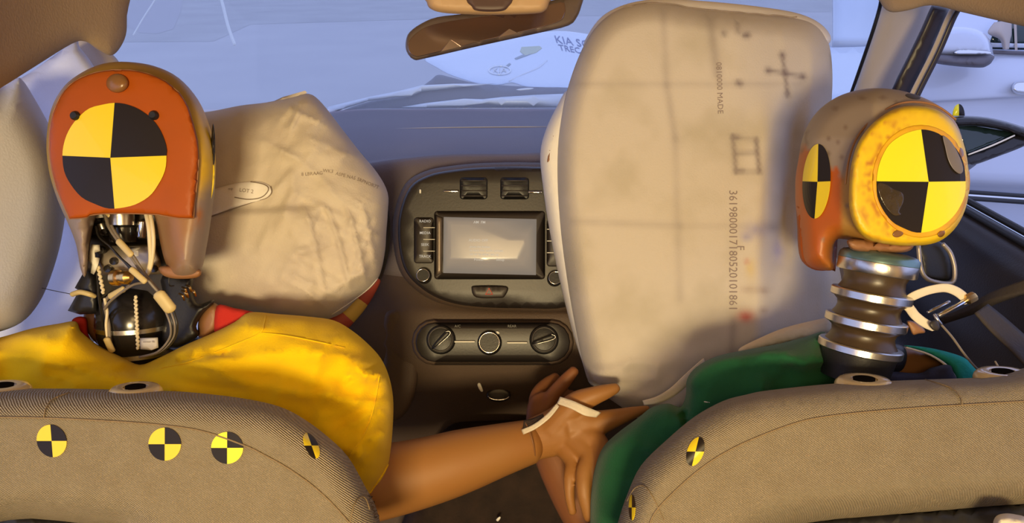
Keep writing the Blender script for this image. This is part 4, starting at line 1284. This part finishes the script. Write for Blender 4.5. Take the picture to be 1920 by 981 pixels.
for pts, r_ in (([(222, 452, .676), (246, 478, .672)], 6.5), ([(246, 505, .668), (272, 528, .668)], 6.0), ([(298, 552, .68), (320, 580, .685)], 12), ([(206, 556, .728), (232, 542, .718)], 6), ([(200, 636, .745), (210, 658, .75)], 6.5), ([(196, 394, .695), (206, 404, .69)], 5)):
    W = [(a, b, c, r_) for a, b, c in pts]
    tube('heat_shrink', [W[0], tuple((np.array(W[0]) + np.array(W[1])) / 2), W[1]], M_shr, LD, n=10, sub=3, flat=0.6)
tube('loose_wire', [(78, 540, 0.80, 0.7), (100, 545, 0.79, 0.7), (140, 553, 0.77, 0.7)], M_wireb, LD, n=5)


# yellow shirt over the torso and the arm inside it
def shirt_disp(x, y):
    c1 = -0.014 * np.exp(-((y - (688 - 0.17 * (x - 262))) / 5.0) ** 2) * sm(200, 262, x) * sm(470, 380, x)
    w1 = 0.016 * ridge(x * 0.006 + y * 0.004, y * 0.02 - x * 0.004, 5, 2) ** 3
    w2 = 0.024 * ridge(x * 0.012 + 0.008 * y, y * 0.012, 15, 3) ** 4 * sm(560, 640, x)
    w3 = 0.020 * np.exp(-(((x - 690) / 26) ** 2 + ((y - 690) / 22) ** 2))
    w4 = -0.010 * np.exp(-((y - (712 - 0.35 * (x - 640))) / 6.0) ** 2) * sm(620, 660, x)
    w5 = 0.012 * fbm(x * 0.008, y * 0.010, 25, 2) + 0.008 * ridge(x * 0.02 + y * 0.016, y * 0.008 - x * 0.006, 45, 2) ** 4 * sm(430, 560, x)
    return c1 + w1 + w2 + w3 + w4 + w5


SH = puff('shirt', [(-90, 655), (0, 633), (60, 616), (110, 607), (142, 603), (152, 622), (185, 648), (225, 668), (262, 684), (300, 670), (345, 648), (400, 624), (440, 604), (468, 586), (520, 589), (580, 594), (626, 601), (660, 620), (690, 645), (714, 672), (729, 705), (737, 745), (737, 790), (733, 840), (726, 880), (714, 905), (697, 926), (680, 960), (640, 1000), (560, 1040), (300, 1040), (-90, 1040)],
          lambda x, y: 0.762 + 0.03 * np.clip((x - 560) / 180, 0, 1), 0.060, 0.07, 85, M_yel, LD, sp=8, disp=shirt_disp)
tube('shirt_seam', on(SH, [(712, 700), (706, 740), (698, 775), (684, 812), (655, 855)], 1.4), M_yel, SH.obj, n=6, sub=1)
tube('shirt_seam', on(SH, [(490, 624), (540, 630), (600, 642), (646, 652)], 1.2), M_yel, SH.obj, n=6, sub=1)
tube('shirt_seam', on(SH, [(300, 690), (350, 680), (400, 662), (450, 642), (488, 624), (496, 604), (498, 592)], 1.2), M_yel, SH.obj, n=6, sub=1)
hem = on(SH, [(727, 872), (716, 892), (702, 912), (694, 924)], 2.2)
tube('sleeve_hem', hem, M_yel, SH.obj, n=6, sub=1)

# forearm, and the hand wrapped round its neighbour's arm
tube('forearm', [(600, 905, .80, 84), (680, 904, .81, 76), (730, 900, .82, 68), (800, 884, .83, 63), (868, 864, .84, 58), (940, 843, .85, 48), (995, 828, .86, 40.5)], M_skin, LD, n=32, sub=8)
def tb(pts, n=14, sub=6, flat=1.0):
    return tube('x', pts, None, None, n, sub, False, True, flat, make=False)
hand = [
    tb([(985, 830, .865, 38), (1020, 818, .86, 42), (1060, 806, .855, 46), (1095, 808, .85, 44), (1112, 816, .85, 36)], 20, flat=0.62),
    tb([(1040, 800, .86, 34), (1062, 775, .85, 26), (1085, 755, .845, 23), (1112, 743, .84, 18), (1138, 734, .84, 14), (1158, 727, .84, 9)]),   # thumb
    tb([(1070, 800, .855, 36), (1110, 796, .85, 27), (1150, 785, .845, 18), (1190, 773, .845, 11), (1216, 766, .845, 6)]),                     # index
    tb([(1090, 815, .85, 32), (1122, 832, .83, 20), (1130, 862, .81, 16), (1128, 900, .80, 14), (1124, 934, .80, 11)]),                         # middle
    tb([(1082, 825, .85, 32), (1104, 856, .825, 19), (1096, 888, .81, 17), (1096, 926, .80, 15), (1106, 972, .80, 12)]),                        # ring
    tb([(1058, 828, .86, 30), (1072, 866, .835, 15), (1068, 896, .82, 12), (1068, 930, .815, 10), (1074, 962, .815, 8)]),                       # little
]
multi('hand', hand, M_skin, LD, remesh=0.0022, it=5)
tube('wrist_seam', [(984, 790, .842, 1.2), (992, 808, .828, 1.2), (999, 830, .822, 1.2), (1003, 850, .83, 1.2), (1004, 866, .85, 1.2)], M_brown, LD, n=5)
o = sheet('hand_tape', [[(1050, 744, .836), (1075, 752, .822), (1100, 763, .816), (1127, 774, .822)], [(1044, 757, .834), (1070, 766, .818), (1096, 779, .812), (1118, 783, .82)]], M_tape, LD, 5, 3, 0.0015)
o = sheet('hand_tape', [[(977, 806, .835), (1000, 796, .825), (1024, 778, .825), (1044, 756, .832)], [(981, 815, .832), (1004, 804, .821), (1030, 784, .821), (1048, 762, .828)]], M_tape, LD, 5, 3, 0.0015)
o = sheet('hook_fastener', [[(982, 788, .842), (1000, 784, .838), (1018, 776, .838)], [(980, 806, .836), (1000, 796, .828), (1020, 782, .83)]], mat('dark hook tape', (0.05, 0.03, 0.02), 0.9, bump=0.8, bscale=400), LD, 5, 3, 0.0015)

# ================================================================== RIGHT DUMMY (green shirt)
RD = thing('crash_test_dummy', 'crash test dummy in a green shirt in the right seat with a ringed metal neck', 'crash test dummy', 1620, 980, 0.78)


def hr_paint(x, y):
    n = len(x)
    grey = const((0.30, 0.235, 0.18), n); org = const((0.47, 0.10, 0.006), n); brn = const((0.30, 0.13, 0.03), n); och = const((0.50, 0.27, 0.05), n)
    nz = fbm(x * 0.05, y * 0.03, 27)
    c = grey
    edge = 268 + 0.75 * np.abs(x - 1505) + 60 * (nz - 0.5) + 20 * (fbm(x * 0.15, y * 0.15, 5) - 0.5)
    c = pmix(c, org, sm(-3, 3, y - edge) * sm(1600, 1590, x))
    c = pmix(c, och, sm(1572, 1584, x) * sm(310, 340, y + 0.9 * (x - 1585)))
    c = pmix(c, brn, sm(400, 470, y) * sm(1520, 1560, x) * 0.8)
    c = pmix(c, const((0.16, 0.10, 0.07), n), (fbm(x * 0.09, y * 0.12, 37) > 0.74) * 0.7)
    return c


HR = puff('head_shell', [(1497, 300), (1503, 265), (1516, 232), (1540, 202), (1578, 178), (1628, 166), (1685, 169), (1738, 186), (1780, 214), (1803, 255), (1812, 320), (1808, 380), (1792, 425), (1750, 452), (1700, 458), (1640, 458), (1590, 450), (1568, 450), (1562, 475), (1562, 505), (1540, 506), (1515, 498), (1501, 478), (1496, 430), (1491, 370), (1492, 330)],
          lambda x, y: 0.665 + 0.085 * np.clip((1640 - x) / 145, 0, 1) + 0.03 * np.clip((260 - y) / 100, 0, 1), 0.042, 0.11, 34, M_paint, RD, sp=7, paint=hr_paint)


puff('jaw_block', [(1500, 372), (1574, 372), (1571, 440), (1567, 504), (1560, 507), (1530, 507), (1508, 495), (1498, 475), (1495, 430)], 0.742, 0.022, 0.05, 12, M_orange, RD, sp=9, smooth_n=3)


def capr_paint(x, y):
    n = len(x)
    c = const((0.80, 0.54, 0.008), n)
    nz = fbm(x * 0.03, y * 0.03, 57)
    th = np.arctan2(y - 340, x - 1725); rr_ = np.hypot(x - 1725, (y - 340) * 0.9)
    st = ridge(th * 9.0, rr_ * 0.12, 61, 2) ** 5
    c = pmix(c, const((0.50, 0.20, 0.02), n), st * 1.3 * sm(1770, 1640, x))
    c = pmix(c, const((0.70, 0.42, 0.02), n), (nz - 0.5) * 1.5)
    c = pmix(c, const((0.45, 0.15, 0.015), n), sm(0.9, 1.0, np.exp(-((rr_ - 96) / 6) ** 2)) * sm(1740, 1660, x) * 0.8)
    return c


CRo = [(1593, 340), (1598, 300), (1612, 262), (1640, 228), (1678, 204), (1715, 198), (1755, 205), (1786, 228), (1806, 266), (1816, 318), (1815, 372), (1800, 415), (1775, 444), (1745, 458), (1700, 461), (1655, 457), (1622, 446), (1602, 422), (1592, 385)]
CR = puff('skull_cap', CRo, 0.628, 0.018, 0.03, 11, M_paint, RD, sp=7, dome=0.004, paint=capr_paint)
rim_ = catmull([(1585, 345), (1592, 298), (1608, 256), (1638, 222), (1676, 198), (1715, 191), (1757, 199), (1792, 224)], 5)
tube('cap_lip', [(a, b, 0.640, 2.0) for a, b in rim_], M_brown, RD, n=8, sub=1)
DC = puff('sticker_recess', ell(1727, 340, 92, 106, 40), lambda x, y: CR(x, y) - 0.0, 0.0015, 0.004, 4, mat('worn orange recess', (0.78, 0.44, 0.01), 0.5, var=0.8, vscale=30, var_col=(0.50, 0.18, 0.01)), CR.obj, sp=12, soft=False, shrink=0)
ds = lambda x, y: CR(x, y) - 0.0016
decal('quadrant_sticker', 1727, 340, 86, 98, ds, STKG, CR.obj, qx=1741, qy=341, torn=0.04, seed=9, lift=0.0008)
# torn patch showing bare metal at upper right
pt = [(1768, 254), (1785, 268), (1800, 296), (1806, 318), (1800, 326), (1788, 318), (1778, 300), (1772, 276)]
slab('bare_patch', pt, 0.6035, 0.0004, mat('scuffed grey film', (0.17, 0.15, 0.16), 0.3), CR.obj, R=2)
pt = [(1646, 344), (1662, 346), (1674, 354), (1692, 362), (1694, 378), (1686, 396), (1690, 402), (1676, 404), (1662, 390), (1650, 368)]
slab('foil_crease', pt, 0.6035, 0.0005, mat('crinkled film', (0.05, 0.035, 0.02), 0.18, bump=1.0, bscale=60), CR.obj, R=3)
for hx, hy, rx_, ry_, ro in ((1684, 438, 11, 7, -0.3), (1765, 438, 8, 6, -0.8), (1802, 287, 5, 10, -0.15)):
    puff('screw_hole', ell(hx, hy, rx_, ry_, 18, ro), lambda x, y: CR(x, y) - 0.0002, 0.0012, 0.003, 3, M_brn2, CR.obj, sp=5, soft=False, shrink=0)
puff('screw_hole', ell(1712, 181, 15, 5, 18, 0.2), lambda x, y: HR(x, y) + 0.0, 0.001, 0.003, 3, M_dark, HR.obj, sp=5, soft=False, shrink=0)
decal('quadrant_sticker', 1531, 340, 26, 70, HR, STK, HR.obj, qx=1533, qy=341, lift=0.0015, skew=-0.05)

# ringed neck
nm = 0.665 / F
na_ = ray_axis(1620, 580, 0.20) + 0.21 * RT; na_ = na_ / np.linalg.norm(na_)
nb = P(1612, 652, 0.680)
def ring_p(h0, h1, r_):
    return [(r_ - 2, h0), (r_, h0 + 1.2), (r_, h1 - 1.2), (r_ - 3, h1)]
profN = [(40, -50), (52, -44), (64, -20), (70, -6)]
fmN = []
segs = []
def add(pts, mi):
    for q in pts:
        segs.append((q[0], q[1], mi))
add([(66, -60), (68, -40), (72, -18), (74, -8)], 3)
add([(80, -7), (82, -5), (82, 6), (80, 8)], 1)
add([(70, 9), (64, 18), (61, 27), (63, 36), (72, 43)], 0)
add([(77, 44), (79, 46), (79, 58), (77, 60)], 1)
add([(68, 61), (62, 70), (60, 78), (62, 86), (71, 94)], 0)
add([(76, 95), (78, 97), (78, 109), (76, 111)], 1)
add([(66, 112), (60, 122), (59, 134), (63, 145)], 0)
add([(75, 146), (76.5, 148), (76.5, 166), (76, 168)], 1)
add([(77, 169), (76, 178), (70, 184), (52, 188), (20, 190)], 2)
profN = [(r_ * nm * 0.90, h * nm) for r_, h, _ in segs]
fmN = [segs[i][2] if segs[i][2] == segs[i + 1][2] else (1 if 1 in (segs[i][2], segs[i + 1][2]) and 2 not in (segs[i][2], segs[i + 1][2]) else 2) for i in range(len(segs) - 1)]
NR = lathe('ringed_neck', nb, na_, profN, [M_rub, M_steel, M_teal, M_black], RD, 56, fm=fmN)
puff('neck_skirt', [(1536, 645), (1545, 635), (1600, 640), (1680, 645), (1700, 660), (1695, 690), (1670, 702), (1610, 705), (1565, 690), (1545, 668)], 0.74, 0.02, 0.05, 14, M_black, RD, sp=10)
puff('neck_plate', [(1600, 448), (1700, 456), (1712, 464), (1690, 474), (1610, 472), (1590, 460)], 0.66, 0.02, 0.05, 6, M_brown, RD, sp=10)
puff('upper_torso', [(1560, 680), (1640, 660), (1700, 650), (1760, 668), (1790, 700), (1780, 760), (1560, 760)], 0.79, 0.02, 0.08, 20, M_brown, RD, sp=12)
puff('torso_cloth', [(1590, 690), (1650, 694), (1720, 700), (1745, 690), (1775, 684), (1786, 694), (1784, 740), (1590, 750)], 0.725, 0.015, 0.04, 12, mat('navy cloth', (0.02, 0.02, 0.045), 0.9, bump=0.3, bscale=200), RD, sp=9, disp=lambda x, y: 0.008 * fbm(x * 0.05, y * 0.05, 3))


def gdisp(x, y):
    f = -0.022 * np.exp(-((x - (1283 + 0.04 * (y - 760))) / 5.0) ** 2) * sm(735, 750, y) * sm(830, 770, y)
    a = 0.014 * ridge(x * 0.010 + y * 0.006, y * 0.014 - x * 0.006, 71, 2) ** 3
    b = 0.010 * fbm(x * 0.012, y * 0.016, 73, 2)
    c = 0.010 * np.exp(-((y - (668 + 0.1 * (1400 - x) * (x < 1400))) / 14.0) ** 2)
    return f + a + b + c


GS = puff('shirt', [(1100, 1060), (1106, 985), (1108, 930), (1115, 880), (1130, 840), (1158, 812), (1196, 784), (1222, 764), (1252, 757), (1276, 763), (1286, 740), (1288, 712), (1306, 688), (1345, 668), (1400, 656), (1460, 645), (1510, 632), (1545, 622), (1552, 648), (1572, 672), (1610, 694), (1650, 708), (1700, 712), (1700, 760), (1500, 800), (1380, 850), (1290, 940), (1230, 1060)],
          lambda x, y: 0.742 + 0.03 * np.clip((1300 - x) / 200, 0, 1), 0.045, 0.10, 55, M_green, RD, sp=8, disp=gdisp)
puff('collar', [(1694, 648), (1740, 652), (1790, 664), (1815, 676), (1838, 700), (1850, 716), (1830, 740), (1796, 720), (1784, 694), (1768, 680), (1730, 660)], 0.745, 0.015, 0.04, 12, M_green_lit, RD, sp=9)
tube('collar_edge', [(1700, 652, 0.732, 2), (1740, 664, 0.728, 2), (1770, 682, 0.726, 2.4), (1786, 700, 0.728, 2.4), (1794, 716, 0.73, 2)], M_white, RD, n=6)
slab('lint', [(1320, 752), (1330, 754), (1332, 756), (1321, 755)], 0.692, 0.002, M_white, GS.obj, R=1)

# its forearm and hand, reaching up behind the other hand
farm = [
    tb([(1180, 1060, .86, 58), (1140, 1010, .87, 54), (1096, 950, .885, 50), (1062, 895, .90, 44), (1038, 850, .91, 38), (1026, 815, .92, 34)], 22),
    tb([(1030, 830, .92, 36), (1022, 795, .93, 36), (1020, 765, .935, 32), (1026, 750, .935, 24)], 18, flat=0.6),
    tb([(1022, 770, .935, 22), (1040, 738, .93, 15), (1060, 714, .925, 13), (1078, 694, .925, 10)]),     # thumb
    tb([(1008, 770, .94, 20), (1006, 742, .95, 13), (1022, 722, .965, 12), (1044, 706, .975, 9)]),
    tb([(1012, 775, .945, 20), (1018, 748, .96, 12), (1038, 730, .975, 11), (1060, 722, .985, 9)]),
    tb([(1024, 780, .945, 20), (1038, 756, .965, 12), (1058, 744, .98, 11), (1076, 740, .985, 9)]),
    tb([(1034, 790, .945, 18), (1050, 770, .96, 11), (1068, 760, .975, 10), (1084, 758, .98, 8)]),
]
multi('arm_and_hand', farm, M_skin_shade, RD, remesh=0.0025, it=5)

# measuring lead with white strap loop and metal pins beside the neck
CL = thing('sensor_connector', 'white strap loop with two metal pins beside the ringed neck', 'connector', 1770, 600, 0.66)
lp = [(1694, 568, .66), (1712, 556, .655), (1740, 545, .65), (1770, 540, .65), (1790, 545, .65), (1806, 556, .652), (1812, 566, .655)]
tube('strap', [(a, b, c, 8.5 - 2.5 * (i_ < 1)) for i_, (a, b, c) in enumerate(lp)], M_tape, CL, n=12, flat=0.28)
lp = [(1684, 570, .665), (1702, 575, .66), (1716, 592, .655), (1734, 606, .652), (1752, 614, .652)]
tube('strap', [(a, b, c, 8.5) for a, b, c in lp], M_tape, CL, n=12, flat=0.28)
tube('metal_pin', [(1740, 586, .66, 3), (1780, 566, .66, 3)], M_chrome, CL, n=10, sub=2)
tube('metal_pin', [(1760, 592, .65, 4.2), (1815, 562, .65, 4.2)], M_chrome, CL, n=10, sub=2)
lathe('pin_head', P(1818, 560, .65), cdir(0.9, 0.45, 0), [(0.003, -0.004), (0.0052, -0.003), (0.0052, 0.004), (0.0045, 0.0055), (0.002, 0.006)], M_brass, CL, 8)
tube('pin_clip', [(1752, 590, .648, 3), (1758, 600, .646, 3), (1764, 608, .648, 3)], M_steel, CL, n=8)
slab('frayed_end', [(1700, 602), (1716, 604), (1732, 616), (1734, 624), (1722, 626), (1712, 628), (1706, 618)], 0.67, 0.006, M_brown, CL, R=4)
slab('frayed_end', [(1742, 606), (1756, 600), (1762, 612), (1758, 620), (1748, 618)], 0.645, 0.004, M_dark, CL, R=3)
tube('lead_wire', [(1762, 606, .65, 2.2), (1785, 632, .655, 2.2), (1808, 664, .66, 2.2), (1830, 690, .665, 2.2), (1846, 702, .66, 2.2)], M_wire, CL, n=8)
tube('lead_wire', [(1866, 678, .67, 1.6), (1872, 688, .665, 1.6), (1880, 700, .66, 1.6)], M_wirew, CL, n=8)

# door pull with pale surround, belt and pillar trim beyond the right dummy
DPu = thing('door_pull', 'oval door pull with a pale metal surround on the dark door', 'door handle', 1755, 520, 0.98)
dr = catmull([(1722, 462), (1726, 500), (1735, 520), (1755, 529), (1785, 530), (1790, 505), (1782, 475), (1768, 458)], 5)
tube('pull_surround', [(a, b, 0.93, 4.2) for a, b in dr], M_alum, DPu, n=8, sub=1)
puff('pull_recess', [(1724, 455), (1728, 500), (1738, 522), (1780, 526), (1786, 500), (1776, 470), (1760, 452)], 0.945, 0.006, 0.02, 8, M_black, DPu, sp=10)
SB = sheet('seat_belt', [[(1826, 588, .70), (1856, 622, .69), (1900, 665, .67), (1960, 730, .65)], [(1850, 572, .72), (1885, 600, .71), (1935, 645, .69), (1990, 700, .67)]], M_belt, None, 6, 4, 0.002)
tag(SB, 'dark seat belt webbing running down at the far right', 'seat belt')
SB2 = sheet('pillar_cover', [[(1770, 608, .90), (1830, 588, .86), (1880, 566, .82), (1980, 535, .78)], [(1775, 604, .90), (1835, 574, .86), (1890, 545, .82), (1980, 505, .78)]], M_belt, None, 6, 4, 0.01)
tag(SB2, kind='structure'); SB2.name = 'trim_8'
